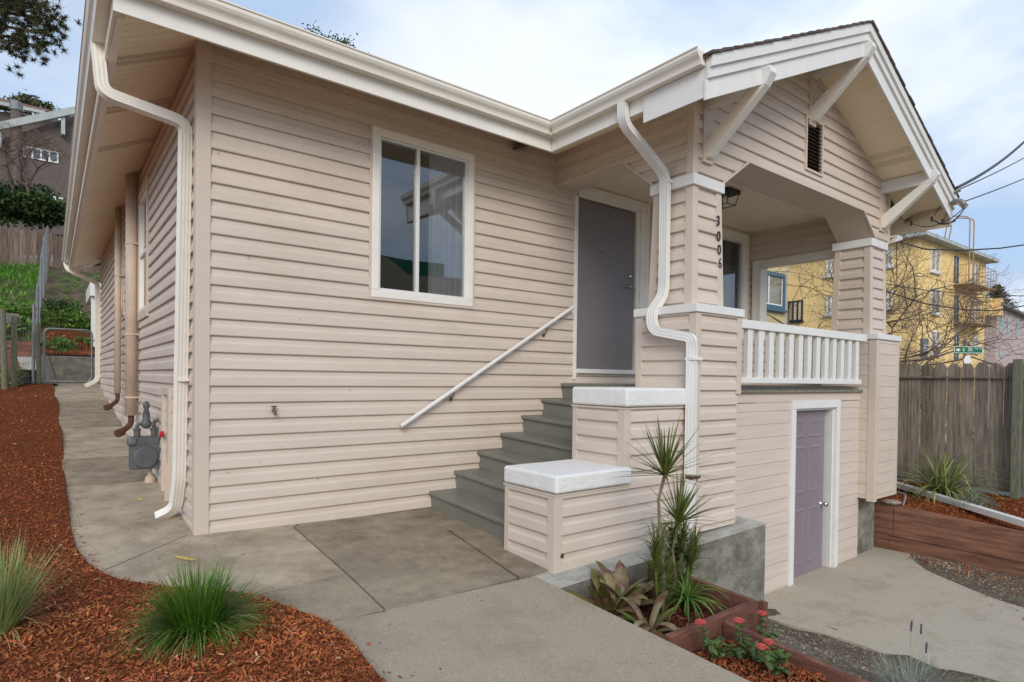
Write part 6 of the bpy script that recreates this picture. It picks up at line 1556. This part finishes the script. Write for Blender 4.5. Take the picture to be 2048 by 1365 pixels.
# distant conifer
pz = WD(1994, 602, 60); ct = thing('conifer', 'dark layered conifer far behind the pink building', 'tree', (pz.x, pz.y, 0)); b = MB(); g = np.random.default_rng(5); s = MB(); top = WD(1994, 570, 60).z
s.tube([(pz.x, pz.y, -1.5), (pz.x, pz.y, top)], [.3, .05], 6)
for k in range(11):
    z = top-.2-k*.32; rad = .35+k*.2
    for a_ in np.arange(0, 6.28, .55):
        aa = a_+k; L_ = rad*g.uniform(.7, 1.25)
        for q in range(46):
            t = g.random(); p = np.array((pz.x+math.cos(aa)*L_*t+g.normal(0, .08), pz.y+math.sin(aa)*L_*t+g.normal(0, .08), z-.12*t+g.normal(0, .05))); d = g.normal(0, 1, 3)*.12; w_ = g.normal(0, 1, 3)*.04; b.poly([p-w_, p+d, p+w_])
b.build('crown', 'pine', ct); s.build('trunk', 'stem', ct)
# street cables
def cab(pts, r, label):
    P_ = [WD(*p) for p in pts]; out = []
    for k in range(len(P_)-1):
        for q in range(8): out.append(P_[k].lerp(P_[k+1], q/8))
    out.append(P_[-1]); o = MB().tube(out, r, 5).build('street_cable', 'wire'); tag(o, label, 'cable', 'street cables')
cab([(1700, 440, 17), (1790, 482, 17), (1850, 499, 17.5), (1930, 501, 18), (2000, 497, 18.5), (2120, 480, 19)], .022, 'upper dark street cable crossing the yellow building roofline')
cab([(1700, 560, 18), (1770, 568, 18), (1860, 582, 18), (1975, 591, 18), (2120, 594, 18)], .014, 'middle street cable crossing above the second-floor windows')
cab([(1700, 560, 17), (1768, 582, 17), (1850, 608, 17), (1930, 620, 17.5), (1990, 622, 18), (2120, 600, 18)], .020, 'lower sagging street cable crossing the yellow building')
cab([(1779, 395, 10), (1793, 470, 10.2), (1794, 582, 10.4)], .006, 'thin hanging wire with a weight beside the porch corner')
# ------------------------------------------------------------------ behind the camera: what the window reflects
nb_ = thing('mission_style_house', 'beige stucco house with green tiled roof across the street', 'house', (12, -24, -1))
def RW(px, py, y):      # point seen in the mirror of the front window
    w = ray(px, py); t = (0-CC.y)/w.y; h = CC+w*t; t2 = (y)/(-w.y); return h+Vector((w.x, -w.y, w.z))*t2
yR = -22
q = [RW(700, 640, yR), RW(1000, 640, yR), RW(1000, 560, yR), RW(850, 553, yR), RW(815, 548, yR), RW(795, 530, yR), RW(770, 512, yR), RW(755, 506, yR), RW(730, 506, yR), RW(700, 530, yR)]
q = [(p.x, yR, max(p.z, -1.5)) for p in q]; MB().prism(q, (0, -8, 0)).build('wall', 'bstucco', nb_)
q = [RW(755, 497, yR), RW(830, 512, yR), RW(920, 522, yR), RW(920, 570, yR), RW(760, 545, yR)]; MB().prism([(p.x, yR-1.2, p.z) for p in q], (0, -5, 0)).build('roof', 'gtile', nb_)
